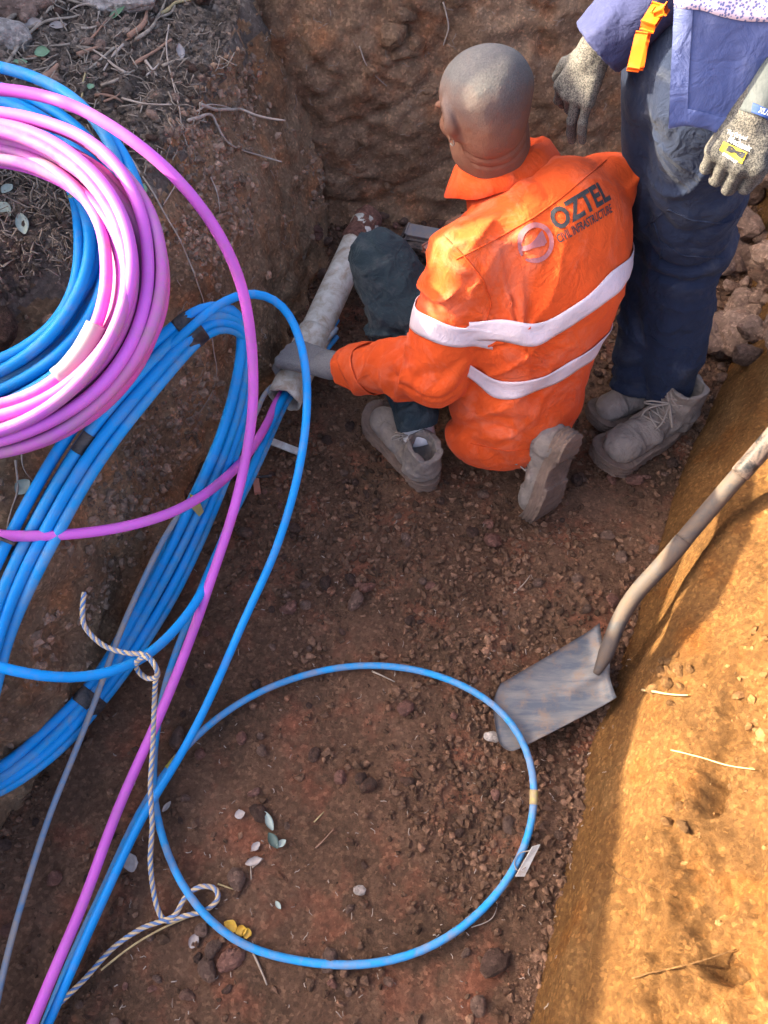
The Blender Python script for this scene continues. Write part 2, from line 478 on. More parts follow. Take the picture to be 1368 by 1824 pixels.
# ------------------------------------------------------------------ the setting: trench and banks
def interp_rows(rows, y, xs_first=True):
    """rows: list of (x,y,z) control polyline; returns points for parameters y (by y coordinate)"""
    R = np.array(rows, float)
    return np.stack([np.interp(y, R[:, 1], R[:, 0]), y, np.interp(y, R[:, 1], R[:, 2])], -1)
def smooth1(a, n):
    for _ in range(n): a[1:-1] = (a[:-2] + 2 * a[1:-1] + a[2:]) / 4
    return a
def sheet(name, rows, ys, wsteps, mat, disp, sm=30, wsm=6, flip=False, kind='structure', parts=None):
    """rows: control polylines along the trench (given by y); wsteps: how many steps between successive rows"""
    cols = [smooth1(interp_rows(r, ys), sm) for r in rows]
    G = []
    for i, k in enumerate(wsteps):
        for j in range(k): G.append(cols[i] + (cols[i + 1] - cols[i]) * (j / k))
    G.append(cols[-1]); G = np.array(G)                      # (w, n, 3)
    if wsm: G = smooth1(G, wsm)
    gu = np.gradient(G, axis=0); gv = np.gradient(G, axis=1)
    Nn = np.cross(gu, gv); Nn /= np.linalg.norm(Nn, axis=2)[..., None] + 1e-9
    if flip: Nn = -Nn
    P = G.reshape(-1, 3)
    G = (P + Nn.reshape(-1, 3) * disp(P, Nn.reshape(-1, 3))[:, None]).reshape(G.shape)
    w, n, _ = G.shape
    i = np.arange(w - 1)[:, None]; j = np.arange(n - 1)[None]
    F = np.stack([i * n + j, i * n + j + 1, (i + 1) * n + j + 1, (i + 1) * n + j], -1).reshape(-1, 4)
    if not flip: F = F[:, ::-1]
    o = mesh_obj(name, G.reshape(-1, 3), F, mat); o['kind'] = kind
    return o, G
def ys_lin(lo, hi, step, far=8):
    core = np.arange(lo, hi, step)
    a = lo - np.geomspace(.05, far, 14)[::-1]; b = hi + np.geomspace(.05, far, 14)
    return np.concatenate([a, core, b])

# floor
def floor_z(x, y):
    P = np.stack([x, y, np.zeros_like(x)], -1)
    z = .018 * fbm(P, 2.2, 3, 3) + .010 * fbm(P, 9, 4, 9)
    c = np.clip(fbm(P, 26, 3, 31) - .15, 0, 1)
    z = z + .007 * c + .0035 * fbm(P, 70, 2, 41)
    return z
gx = np.concatenate([[-6, -3, -2], np.arange(-1.3, 1.75, .0085), [2.2, 3, 6]]); gy = np.concatenate([[-8, -4, -2], np.arange(-1.0, 2.55, .0085), [3, 4, 6]])
X, Y = np.meshgrid(gx, gy, indexing='ij')
Zf = floor_z(X, Y)
nx, ny = X.shape
i = np.arange(nx - 1)[:, None]; j = np.arange(ny - 1)[None]
F = np.stack([i * ny + j, (i + 1) * ny + j, (i + 1) * ny + j + 1, i * ny + j + 1], -1).reshape(-1, 4)
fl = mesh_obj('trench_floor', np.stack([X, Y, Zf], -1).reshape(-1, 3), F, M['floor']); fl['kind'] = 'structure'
def fz(x, y): return float(floor_z(np.array([x]), np.array([y]))[0])

# left wall and left bank with an added unseen heap to shade the trench
L_foot = [(-3.2, -8, -.12), (-1.25, -1.2, -.12), (-.93, -.3, -.12), (-.80, .21, -.12), (-.67, .575, -.12), (-.51, 1.03, -.12), (-.33, 1.45, -.12), (-.17, 2.06, -.12), (-.12, 2.5, -.12), (0, 9, -.12)]
def off(row, dx, dy, z): return [(x + dx, y + dy, z if not callable(z) else z(x, y)) for x, y, _ in row]
L_b = off(L_foot, -.015, 0, .02)
L_mid = off(L_foot, -.09, 0, .40)
L_top = [(-3.6, -8, .62), (-1.55, -1.2, .62), (-1.2, -.3, .62), (-1.04, .3, .62), (-.93, .7, .62), (-.78, 1.05, .63), (-.53, 1.42, .66), (-.37, 1.95, .70), (-.31, 2.5, .72), (-.2, 9, .72)]
L_edge = off(L_top, -.07, .03, .70)
L_bank = off(L_top, -.42, .05, .76)
L_toe = off(L_top, -.62, .05, .80)
def crest_z(x, y): return 1.38 + .07 * np.clip((1.15 - y) / .25, 0, 1) + .11 * np.clip((.75 - y) / .2, 0, 1) + .55 * np.clip((y - 1.40) / .28, 0, 1)  # crest height shaped by where the unseen heap's shadow should end
L_crest = [(x - 1.1, y, crest_z(x, y)) for x, y, _ in L_top]
L_crest = interp_rows(L_crest, np.concatenate([[-8, -3, -1.2, 0], np.linspace(.5, 3, 26), [9]])).tolist()
L_crest = [(x, y, crest_z(x, y)) for x, y, z in L_crest]
L_back = [(x - 1.3, y, .75) for x, y, z in L_crest]
L_far = [(x - 30, y, .75) for x, y, z in L_crest]
def left_disp(P, Nn):
    wallness = np.clip(1 - np.abs(Nn[:, 2]) * 1.3, 0, 1)
    Q = P * A(1, 1, .45)
    d = .05 * fbm(Q, 1.6, 3, 5) + .030 * fbm(Q, 5, 4, 8) * (.5 + wallness) + .010 * fbm(P, 26, 3, 77)
    d = d + .012 * np.clip(fbm(P, 18, 2, 15), 0, 1) * (1 - wallness) + wallness * (.016 * ridge(P * A(1, 1, .7), 7, 16) - .02 * np.clip(fbm(P, 10, 3, 18) - .35, 0, 1))
    far = np.clip((-1.2 - P[:, 0]) / .5, 0, 1)
    return d + far * .06 * fbm(P, 2.6, 3, 50)
ysL = ys_lin(-1.0, 2.6, .009)
lw, GL = sheet('left_trench_bank', [L_foot, L_b, L_mid, L_top, L_edge, L_bank, L_toe, L_crest, L_back, L_far], ysL, [8, 42, 26, 10, 38, 16, 40, 14, 8], M['wall'], left_disp, sm=14, wsm=5, flip=True)
lw.data.materials.append(M['bank'])
c = np.empty(len(lw.data.polygons) * 3); lw.data.polygons.foreach_get('center', c); c = c.reshape(-1, 3)
nn = np.empty_like(c).ravel(); lw.data.polygons.foreach_get('normal', nn); nn = nn.reshape(-1, 3)
top = (c[:, 2] > .60 + .04 * fbm(c, 8, 3, 3)) & (nn[:, 2] > .30)
lw.data.polygons.foreach_set('material_index', top.astype(np.int32))

# far end wall
def far_disp(P, Nn):
    return .036 * fbm(P * A(1, 1, 1.3), 2.2, 4, 61) + .015 * fbm(P * A(1, 1, 1.5), 7, 4, 62) + .004 * ridge(P + .1 * vn(P, 4, 2)[:, None], 5, 64) - .014 * crease(P * A(5, 3, 2.4) + vn(P, 3, 7)[:, None], 65) + .010 * fbm(P, 30, 3, 63)
xsF = ys_lin(-.7, 2.2, .01)
def yrow(pts): return pts
def sheet_x(name, rows, xs, wsteps, mat, disp):
    sw = [[(y, x, z) for x, y, z in r] for r in rows]
    cols = [interp_rows(r, xs)[:, [1, 0, 2]] for r in sw]
    G = []
    for i, k in enumerate(wsteps):
        for j in range(k): G.append(cols[i] + (cols[i + 1] - cols[i]) * (j / k))
    G.append(cols[-1]); G = smooth1(np.array(G), 6)
    gu = np.gradient(G, axis=0); gv = np.gradient(G, axis=1)
    Nn = np.cross(gv, gu); Nn /= np.linalg.norm(Nn, axis=2)[..., None] + 1e-9
    P = G.reshape(-1, 3)
    G = (P + Nn.reshape(-1, 3) * disp(P, Nn.reshape(-1, 3))[:, None]).reshape(G.shape)
    w, n, _ = G.shape
    i = np.arange(w - 1)[:, None]; j = np.arange(n - 1)[None]
    F = np.stack([i * n + j, i * n + j + 1, (i + 1) * n + j + 1, (i + 1) * n + j], -1).reshape(-1, 4)
    o = mesh_obj(name, G.reshape(-1, 3), F, mat); o['kind'] = 'structure'
    return o
farfoot = [(-9, 2.2, -.12), (-.7, 2.2, -.12), (-.17, 2.12, -.12), (.6, 2.18, -.12), (1.2, 2.3, -.12), (2.2, 2.5, -.12), (9, 2.6, -.12)]
sheet_x('far_trench_wall', [farfoot, [(x, y + .02, .02) for x, y, z in farfoot], [(x, y + .07, .45) for x, y, z in farfoot], [(x, y + .15, .95) for x, y, z in farfoot],
        [(x, y + .35, 1.02) for x, y, z in farfoot], [(x, y + 1.6, 1.0) for x, y, z in farfoot], [(x, y + 40, .9) for x, y, z in farfoot]],
        xsF, [8, 44, 50, 16, 24, 8], M['far'], far_disp)

# right bank
R_foot = [(-1.8, -8, -.12), (-.16, -1.2, -.12), (.26, -.11, -.12), (.474, .445, -.12), (.77, 1.08, -.12), (1.12, 1.69, -.12), (1.35, 2.5, -.12), (2.5, 9, -.12)]
R_b = off(R_foot, .0, 0, .0)
R_w = off(R_foot, .075, -.03, .27)
R_w2 = off(R_foot, .13, -.05, .34)
R_m = off(R_foot, .38, -.15, .66)
R_t = off(R_foot, .75, -.25, .80)
R_g = off(R_foot, 1.4, -.3, .84)
R_far = off(R_foot, 32, -.3, .8)
def right_disp(P, Nn):
    up = np.clip((P[:, 2] - .24) / .12, 0, 1)
    # smoothed clay with scrape marks running along the trench
    Q = np.stack([P[:, 0] * .92 - P[:, 1] * .4, (P[:, 0] * .4 + P[:, 1] * .92) * .25, P[:, 2]], -1)
    d = .020 * fbm(Q, 4.0, 3, 91) + .012 * fbm(Q, 13, 3, 92) - up * .012 * crease(Q * A(13, 5, 10) + .5 * vn(P, 5, 7)[:, None], 99)
    rough_ = np.clip(.7 + 1.3 * fbm(P, 2.2, 2, 97), .2, 1.4)
    d = d + up * rough_ * (.016 * fbm(P, 8, 4, 93) - .075 * np.clip(fbm(P, 19, 3, 94) - .38, 0, 1) + .018 * np.clip(fbm(P, 24, 2, 98), -.2, 1) * np.clip(fbm(P, 3, 2, 90) * 2, 0, 1) + .018 * fbm(P, 42, 3, 95) - .035 * np.clip(fbm(P, 30, 2, 89) - .50, 0, 1) + .020 * np.clip(fbm(P, 20, 3, 88), 0, 1) * np.clip(fbm(P, 2.4, 2, 87) * 2.5, 0, 1))
    return d + .002 * fbm(P, 60, 2, 96)
ysR = ys_lin(-.7, 2.5, .0065)
rb, GR = sheet('right_trench_bank', [R_foot, R_b, R_w, R_w2, R_m, R_t, R_g, R_far], ysR, [6, 24, 20, 60, 34, 14, 8], M['clay'], right_disp, sm=20, wsm=6)

deps = bpy.context.evaluated_depsgraph_get()
def bvh_of(*objs):
    V = []; Fq = []
    for o in objs:
        b = len(V)
        V += [o.matrix_world @ v.co for v in o.data.vertices]
        Fq += [tuple(b + q for q in p.vertices) for p in o.data.polygons]
    return BVHTree.FromPolygons(V, Fq)
TERR = bvh_of(*[o for o in COL.objects if o.get('kind') == 'structure'])
CAMP = Vector((0, 0, CH))
def hit(u, v, bv=None):
    d = Vector(ray(u, v)).normalized()
    l, n, i, dist = (bv or TERR).ray_cast(CAMP, d)
    if l is None: return None, None
    return np.array(l), np.array(n) * (1 if n.dot(d) < 0 else -1)
def drop(x, y, z=3.0):
    l, n, i, d = TERR.ray_cast(Vector((x, y, z)), Vector((0, 0, -1)))
    return (np.array(l), np.array(n)) if l is not None else (None, None)

# ------------------------------------------------------------------ loose soil: crumbs nobody could count, clods one could
def ico(sub=0):
    bm = bmesh.new(); bmesh.ops.create_icosphere(bm, subdivisions=sub + 1, radius=1)
    V = np.array([v.co[:] for v in bm.verts]); Fi = np.array([[v.index for v in f.verts] for f in bm.faces]); bm.free()
    return V, Fi
def crumbs(name, pts, rad, mat, sub=0, label=None):
    V0, F0 = ico(sub); n = len(pts)
    var = 12
    shapes = [V0 * (1 + .30 * RNG.standard_normal((len(V0), 1))).clip(.55, 1.5) for _ in range(var)]
    sel = RNG.integers(0, var, n); S = np.array(shapes)[sel]
    S = S * (rad[:, None, None] * RNG.uniform(.7, 1.25, (n, 1, 3)))
    a = RNG.uniform(0, 6.283, n); ca, sa = np.cos(a), np.sin(a)
    R = np.zeros((n, 3, 3)); R[:, 0, 0] = ca; R[:, 0, 1] = -sa; R[:, 1, 0] = sa; R[:, 1, 1] = ca; R[:, 2, 2] = 1
    S = np.einsum('nij,nvj->nvi', R, S) + pts[:, None]
    F = (F0[None] + (np.arange(n) * len(V0))[:, None, None]).reshape(-1, 3)
    o = mesh_obj(name, S.reshape(-1, 3), F, mat, smooth=False); o['kind'] = 'stuff'
    if label: o['label'] = label
    return o
def floor_pts(n, dens=None, xr=(-1.1, 1.5), yr=(-.35, 2.2)):
    P = np.stack([RNG.uniform(*xr, n), RNG.uniform(*yr, n)], 1)
    fx = np.interp(P[:, 1], [r[1] for r in R_foot], [r[0] for r in R_foot])
    fl_ = np.interp(P[:, 1], [r[1] for r in L_foot], [r[0] for r in L_foot])
    P = P[(P[:, 0] < fx + .02) & (P[:, 0] > fl_ - .03)]
    return P
P = floor_pts(95000)
d3 = np.stack([P[:, 0], P[:, 1], P[:, 0] * 0], -1)
keep = RNG.random(len(P)) < np.clip(.38 + 1.2 * fbm(d3, 2.0, 3, 21), .05, 1)
P = P[keep]
for row, sg in ((R_foot, -1), (L_foot, 1)):                 # crumbs gather along the foot of both walls
    yy = RNG.uniform(-.35, 2.1, 2600); xx = np.interp(yy, [r[1] for r in row], [r[0] for r in row]) + sg * np.abs(RNG.normal(0, .035, 2600)) - sg * .02
    kk = RNG.random(2600) < np.clip(.6 + 1.2 * fbm(np.stack([xx, yy, yy * 0], -1), 4, 2, 3), .1, 1)
    P = np.concatenate([P, np.stack([xx, yy], 1)[kk]])
rad = .0020 + .0085 * RNG.random(len(P)) ** 4.6
z = floor_z(P[:, 0], P[:, 1]) + rad * .45
k = len(P) // 3
for nm, ma, sl_ in (('soil_crumbs', M['crumb'], slice(0, None)),):
    crumbs(nm, np.stack([P[sl_, 0], P[sl_, 1], z[sl_]], -1), rad[sl_], ma, 0, 'loose crumbs of soil over the trench floor')
# crumbs on the right bank and on the left bank
def sheet_pts(G, n, w0, w1, j0, j1):
    wi = RNG.uniform(w0, w1, n); ji = RNG.uniform(j0, j1, n)
    i0 = wi.astype(int); q0 = ji.astype(int); a = (wi - i0)[:, None]; b = (ji - q0)[:, None]
    return (G[i0, q0] * (1 - a) + G[i0 + 1, q0] * a) * (1 - b) + (G[i0, q0 + 1] * (1 - a) + G[i0 + 1, q0 + 1] * a) * b
PR = sheet_pts(GR, 16000, 34, 110, 20, 360)
dn = fbm(PR, 3.5, 3, 33)
PR = PR[RNG.random(len(PR)) < np.clip(-.02 + .8 * dn, .004, 1)]
crumbs('clay_crumbs', PR, .002 + .009 * RNG.random(len(PR)) ** 3, M['clay_crumb'], 0, 'clay crumbs on the sunlit bank')
PL = sheet_pts(GL, 22000, 76, 150, 150, 400)
crumbs('bank_crumbs', PL, .0025 + .010 * RNG.random(len(PL)) ** 3.5, M['bank_crumb'], 0, 'crumbs of topsoil on the bank')

PW = sheet_pts(GL, 26000, 14, 78, 60, 400)
PW = PW[RNG.random(len(PW)) < np.clip(-.05 + 1.2 * fbm(PW, 3.2, 3, 37), .02, 1)]
crumbs('wall_crumbs', PW, .002 + .010 * RNG.random(len(PW)) ** 3.2, M['wall_crumb'], 0, 'crumbs sticking out of the trench wall')

def clod_mesh(name, seed, flatz=.75, sub=2, rough=.3, mat=None):
    V, Fi = ico(sub)
    V = V * (1 + rough * fbm(V + seed * 7.7, 1.3, 3, seed))[:, None]
    V = np.round(V * 0 + V, 5) * A(1, .85, flatz)
    me = bpy.data.meshes.new(name); me.from_pydata(V.tolist(), [], Fi.tolist())
    me.polygons.foreach_set('use_smooth', np.full(len(me.polygons), False)); me.materials.append(mat)
    return me
CL = {}
M['wall_rock'] = M['far']
for key in ('wall_rock', 'clod', 'clod_red', 'clod_dark', 'rock', 'stone', 'clod_clay'):
    CL[key] = [clod_mesh(key, s + 1, .6 + .08 * s, 1 if key != 'rock' else 2, .34, M[key]) for s in range(4)]
def put_clod(name, key, p, r, label, cat, group=None, n=None):
    o = bpy.data.objects.new(name, random.choice(CL[key])); COL.objects.link(o)
    o.location = tuple(p); o.scale = (r * random.uniform(.85, 1.25), r * random.uniform(.85, 1.15), r * random.uniform(.8, 1.05))
    o.rotation_euler = (random.uniform(-.4, .4), random.uniform(-.4, .4), random.uniform(0, 6.28))
    return tag(o, label, cat, group)
cnt = 0
while cnt < 230:
    p = floor_pts(1)
    if not len(p): continue
    x, y = p[0]
    if vn(A(x, y, 0)[None], 2.0, 5)[0] < -.35 and random.random() < .8: continue
    r = .008 + .013 * random.random() ** 2.6
    key = random.choices(['clod', 'clod_red', 'clod_dark'], [.5, .2, .3])[0]
    lab = {'clod': 'loose brown clod of soil on the trench floor', 'clod_red': 'loose reddish clod of soil on the trench floor', 'clod_dark': 'loose dark clod of soil on the trench floor'}[key]
    put_clod('soil_clod', key, (x, y, fz(x, y) + r * .3), r, lab, 'clod', {'clod': 'brown clods on the floor', 'clod_red': 'reddish clods on the floor', 'clod_dark': 'dark clods on the floor'}[key]); cnt += 1
for (u, v, r, key, lab) in [
    (722, 1265, .024, 'clod_red', 'flat reddish clod with a crack, inside the far right part of the blue ring'),
    (633, 1073, .021, 'clod', 'brown clod on the floor between the boots and the blue ring'),
    (653, 1048, .018, 'clod_red', 'reddish clod beside a larger brown one, above the blue ring'),
    (605, 1385, .017, 'clod_red', 'rounded red clod in the middle of the blue ring'),
    (515, 1085, .019, 'clod_red', 'reddish clod near the blue arc, above the ring'),
    (545, 1078, .017, 'clod', 'brown clod next to the reddish one near the blue arc'),
    (880, 1715, .026, 'clod_dark', 'rounded brown clod half buried near the foot of the sunlit bank'),
    (97, 1565, .018, 'clod_red', 'red clod lying beside the thin weathered duct'),
    (1128, 858, .024, 'clod_red', 'flat dark red stone beside the standing worker boot'),
    (640, 1587, .012, 'stone', 'small tan pebble low inside the blue ring'),
    (580, 1040, .015, 'clod_dark', 'dark clod on the floor by the blue arc'),
    (870, 935, .018, 'clod_red', 'crumbly red clod behind the kneeling man'),
    (875, 965, .022, 'clod_red', 'largest of the red clods between the kneeling man and the shovel'),
    (767, 1045, .013, 'clod_red', 'small red clod on bare ground behind the kneeling man')]:
    p, n = hit(u, v)
    put_clod('soil_clod' if key != 'rock' else 'rock', key, p + A(0, 0, r * .35), r, lab, 'clod' if key != 'rock' else 'rock')
p, n = hit(876, 1314)
st = mesh_obj('pale_stone', *(lambda V, Fi: (V * (1 + .25 * fbm(V, 1.4, 2, 4))[:, None] * A(.019, .012, .009) + p + A(0, 0, .008), Fi))(*ico(2)), M['stone'], smooth=False)
tag(st, 'pale angular stone beside the shovel blade tip', 'stone')
# rubble heap behind the standing worker
for q in range(60):
    u = random.uniform(1250, 1440); v = random.uniform(300, 640)
    p, n = hit(u, v)
    if p is None: continue
    r = random.choice([.02, .03, .04, .055, .07]) * random.uniform(.8, 1.1)
    put_clod('rock', random.choice(['rock', 'rock', 'clod']), p + n * r * .35, r, 'rough brown rock in the rubble behind the standing worker', 'rock', 'rubble rocks behind the standing worker')
for q in range(26):
    p, n = hit(random.uniform(560, 760), random.uniform(380, 520))
    if p is None or p[2] > .25: continue
    r = random.uniform(.008, .02)
    put_clod('soil_clod', random.choice(['clod_red', 'clod']), p + n * r * .3, r, 'loose clod at the foot of the far wall', 'clod', 'clods at the foot of the far wall')

for q, (u, v, r) in enumerate([(700, 62, .05), (728, 88, .042), (690, 105, .035), (655, 120, .03), (740, 70, .04), (715, 30, .045), (765, 160, .03), (648, 250, .026), (690, 330, .02), (640, 300, .018)]):
    p, n = hit(u, v)
    if p is not None: put_clod('soil_clod', 'wall_rock', p - n * r * .25, r, 'hard lump of earth bedded in the far wall', 'clod', 'lumps bedded in the far wall')

# ------------------------------------------------------------------ cables, conduits and coils
def cable(name, pts, r, mat, label, cat='cable', step=.02, sm=6, k=12, C=None):
    if C is None: C = px_path(pts, step, sm)
    C = C + .0025 * np.stack([vn(C, 6, 1), vn(C, 6, 2), vn(C, 6, 3)], -1)
    o = tube(name, C, r, mat, None, k)
    return tag(o, label, cat), C
def off_tube_text(txt, C, i0, i1, r, size, mat, parent, name='lettering'):
    """fine print laid along a tube, facing up"""
    seg = C[i0:i1 + 1]; L = np.concatenate([[0], np.cumsum(np.linalg.norm(np.diff(seg, axis=0), axis=1))])
    V, Fq = text_vf(txt, size)
    s = V[:, 0] * 1.0; yv = V[:, 1] - size * .35
    P = np.stack([np.interp(s, L, seg[:, q]) for q in range(3)], -1)
    T = np.stack([np.interp(s, L, np.gradient(seg, axis=0)[:, q]) for q in range(3)], -1); T /= np.linalg.norm(T, axis=1)[:, None]
    view = A(0, 0, CH) - P; view /= np.linalg.norm(view, axis=1)[:, None]
    B = np.cross(view, T); B /= np.linalg.norm(B, axis=1)[:, None]; Nn = np.cross(T, B)
    a = yv / r
    W = P + (r + .0006) * (np.sin(a)[:, None] * B + np.cos(a)[:, None] * Nn)
    return mesh_obj(name, W, Fq, mat, parent, smooth=False)
def text_vf(txt, size, bold=0.0, shear=0.0, cell=None, sx=1.0):
    cu = bpy.data.curves.new('t', 'FONT'); cu.body = txt; cu.size = size; cu.offset = bold; cu.shear = shear; cu.resolution_u = 3
    o = bpy.data.objects.new('t', cu); COL.objects.link(o); dg = bpy.context.evaluated_depsgraph_get()
    me = bpy.data.meshes.new_from_object(o.evaluated_get(dg))
    bm = bmesh.new(); bm.from_mesh(me)
    bmesh.ops.triangulate(bm, faces=bm.faces)
    cell = cell or size * .35
    for _ in range(3):
        e = [e for e in bm.edges if e.calc_length() > cell]
        if not e: break
        bmesh.ops.subdivide_edges(bm, edges=e, cuts=1); bmesh.ops.triangulate(bm, faces=[f for f in bm.faces if len(f.verts) > 3])
    V = np.array([v.co[:] for v in bm.verts]) * A(sx, 1, 1); Fq = [[v.index for v in f.verts] for f in bm.faces]
    bm.free(); bpy.data.objects.remove(o); bpy.data.curves.remove(cu); bpy.data.meshes.remove(me)
    return V, Fq
def wrap(name, C, i0, i1, r, mat, parent, k=12, wob=.0006):
    seg = C[i0:i1 + 1]
    rr = r + wob * vn(seg, 60, 4)
    return tube(name, seg, rr, mat, parent, k)

# the two big coils that lie on the bank's edge
def ringpath(c, R, rx=1.0, tilt=.39, seed=0, wob=.017, phase=0, zoff=0, n=110, ry=.92):
    W = nrm(A(0, .92, tilt)); X_ = A(1, 0, 0); Z = np.cross(X_, W)
    th = np.arange(n) * 2 * math.pi / n
    q = np.stack([np.cos(th + phase), np.sin(th + phase), th * 0 + seed * 3.1], -1)
    Rr = R * (1 + wob * 2.2 * fbm(q, .9, 2, seed))
    zz = zoff + .010 * fbm(q, 1.0, 2, seed + 50)
    return c + (np.cos(th) * Rr * rx)[:, None] * X_ + (np.sin(th) * Rr * ry)[:, None] * W + zz[:, None] * Z
def coil(name, label, c, specs, mat, r, loopname='loop', tilt=.39, rx=1.0):
    root = empty(name, tuple(c)); tag(root, label, 'conduit coil')
    out = []
    for s, (R, zo, dx, dy) in enumerate(specs):
        C = ringpath(c + A(dx, dy, 0), R, rx, tilt, s + 1, phase=s, zoff=zo)
        out.append(C); tube(loopname, C, r, mat[s % len(mat)], root, 14, closed=True)
    return root, out
cP = at(-40, 512, .82); cB = at(-140, 422, .80)
pinkroot, pinkC = coil('pink_conduit_coil', 'pink and shade-toned purple conduit coil lying over the blue coil on the edge of the bank', cP,
    [(.318, .026, 0, 0), (.303, .044, .003, 0), (.290, .020, 0, .004), (.278, .048, -.002, .004), (.265, .034, .002, .0), (.252, .016, 0, -.006),
     (.275, .006, .012, -.014), (.297, -.004, .008, -.008), (.243, .040, -.012, .012), (.258, .000, -.008, -.016), (.284, .058, -.012, -.012), (.310, .012, -.006, .010), (.248, .022, .014, -.02), (.270, .066, .006, .006), (.236, .010, .002, .004)],
    [M['pink'], M['purple'], M['pink'], M['pink2']], .0100)  # purple loops carry the pink conduit's shaded tone in their colour
blueroot, blueC = coil('blue_conduit_coil', 'big blue conduit coil lying under the pink coil on the edge of the bank', cB,
    [(.392, -.030, .0, .0), (.372, -.014, .0, .006), (.352, -.036, .010, .01), (.330, -.022, .0, .0), (.312, -.040, .004, -.006), (.295, -.020, .0, -.012),
     (.360, -.055, .0, -.02), (.335, -.060, -.01, -.008), (.275, -.050, .01, .01), (.262, -.034, .012, .0), (.290, -.062, .015, -.005), (.268, -.02, .03, .012)], [M['blue'], M['blue2'], M['blue']], .0104)
for cC, (u, v), mt, ln, rr in ((pinkC[8], (160, 600), 'grey_tape', 8, .0165), (pinkC[4], (210, 592), 'black_tape', 5, .0128)):
    # tape wound round one loop near the given spot
    P_ = cC; rel = P_ - A(0, 0, CH); dep = rel @ A(0, CT, -ST)
    uu = 684 + FPX * rel[:, 0] / dep; vv = 912 - FPX * (rel @ A(0, ST, CT)) / dep
    i0 = int(np.argmin((uu - u) ** 2 + (vv - v) ** 2))
    seg = np.roll(P_, -i0 + ln // 2 + 2, 0)[:ln + 1]
    seg = catmull(list(seg), .006)
    rad_ = rr + .0012 * vn(seg, 70, 2)
    t_ = tube('tape_wrap', seg, rad_, M[mt], pinkroot, 14)
    t_['label'] = 'grey tape joint' if mt == 'grey_tape' else 'black tape joint'

# the taped bundle that hangs down the wall: guide lines on its two sides
gA = [(-60, 1110, .36), (15, 960, .42), (105, 800, .48), (190, 690, .55), (318, 580, .60), (372, 548, .62), (418, 552, .60), (432, 590, .53), (422, 680, .45), (385, 800, .33),
      (318, 940, .20), (255, 1060, .12), (190, 1180, .06), (140, 1243, .045), (78, 1302, .06), (0, 1368, .10), (-90, 1385, .24), (-140, 1290, .36)]
gB = [(-40, 1330, .33), (18, 1130, .34), (98, 960, .43), (192, 800, .50), (352, 606, .58), (398, 580, .58), (440, 592, .54), (447, 640, .46), (445, 720, .38), (420, 810, .28),
      (360, 960, .14), (300, 1080, .08), (222, 1200, .035), (172, 1262, .03), (110, 1335, .04), (0, 1412, .08), (-110, 1430, .22), (-170, 1390, .34)]
broot = empty('taped_blue_coil', tuple(at(200, 1100, .1))); tag(broot, 'long blue conduit coil bound with black tape, hanging down the trench wall', 'conduit coil')
wA = [at(*p) for p in gA]; wB = [at(*p) for p in gB]
# pinch at the two tapes
bund = []
for s, (w, lift) in enumerate([(.0, .0), (.17, .014), (.33, -.004), (.5, .012), (.66, -.006), (.83, .010), (1.0, 0), (.42, -.022)]):
    pts = []
    for i, (a, b) in enumerate(zip(wA, wB)):
        ww = w + .06 * vn(A(i * .33, s * 5.1, 0)[None], 1, 8)[0] * (0 if i in (4, 13) else 1)
        pts.append(a + (b - a) * ww + A(0, 0, lift * (1 if i not in (0, 17) else 1)) + nrm(A(0, CT, -ST)) * (-lift * .6))
    pts = [q + (A(0, 0, CH) - q) * .012 for q in pts]
    C = smooth_path(catmull(pts, .02, closed=True), 4, closed=True); bund.append(C)
    tube('loop', C, .0110, M['blue'] if s % 3 else M['blue2'], broot, 12, closed=True)
def nearest_i(C, u, v):
    rel = C - A(0, 0, CH); dep = rel @ A(0, CT, -ST)
    uu = 684 + FPX * rel[:, 0] / dep; vv = 912 - FPX * (rel @ A(0, ST, CT)) / dep
    return int(np.argmin((uu - u) ** 2 + (vv - v) ** 2))
def tape_band(u, v, R, mat, parent, Cs, length=.04, name='tape_band'):
    P_ = np.array([C[nearest_i(C, u, v)] for C in Cs]); c = P_.mean(0)
    T = np.mean([nrm(C[(nearest_i(C, u, v) + 1) % len(C)] - C[nearest_i(C, u, v) - 1]) for C in Cs], 0); T = nrm(T)
    # convex outline of the strands
    e1 = nrm(np.cross(T, A(0, 0, 1))); e2 = np.cross(T, e1)
    q = np.stack([(P_ - c) @ e1, (P_ - c) @ e2], -1)
    ang = np.arange(40) * 2 * math.pi / 40
    dirs = np.stack([np.cos(ang), np.sin(ang)], -1)
    sup = (q @ dirs.T).max(0) + R + .0015
    # support function to outline points
    ds = (np.roll(sup, -1) - np.roll(sup, 1)) / (2 * ang[1])
    out = sup[:, None] * dirs + ds[:, None] * np.stack([-np.sin(ang), np.cos(ang)], -1)
    m = 9; V = []
    for i in range(m):
        t = (i / (m - 1) - .5) * length; k_ = 1 - .05 * abs(i / (m - 1) - .5) * 2
        ring = c + T * t + (out[:, :1] * e1 + out[:, 1:] * e2) * k_
        ring = ring + .0015 * vn(ring, 90, 6)[:, None] * nrm(e2)
        V.append(ring)
    V = np.concatenate(V); Fq = [(i * 40 + j, i * 40 + (j + 1) % 40, (i + 1) * 40 + (j + 1) % 40, (i + 1) * 40 + j) for i in range(m - 1) for j in range(40)]
    Fq += [tuple(range(40))[::-1], tuple(range((m - 1) * 40, m * 40))]
    return mesh_obj(name, V, Fq, mat, parent)
tape_band(340, 588, .0110, M['black_tape'], broot, bund, .042)
tape_band(155, 1243, .0110, M['black_tape'], broot, bund, .036)
i_ = nearest_i(bund[3], 155, 800); seg = catmull(list(np.take(bund[3], range(i_ - 1, i_ + 2), axis=0, mode='wrap')), .005)
t_ = tube('tape_wrap', seg, .0125, M['black_tape'], broot, 12)

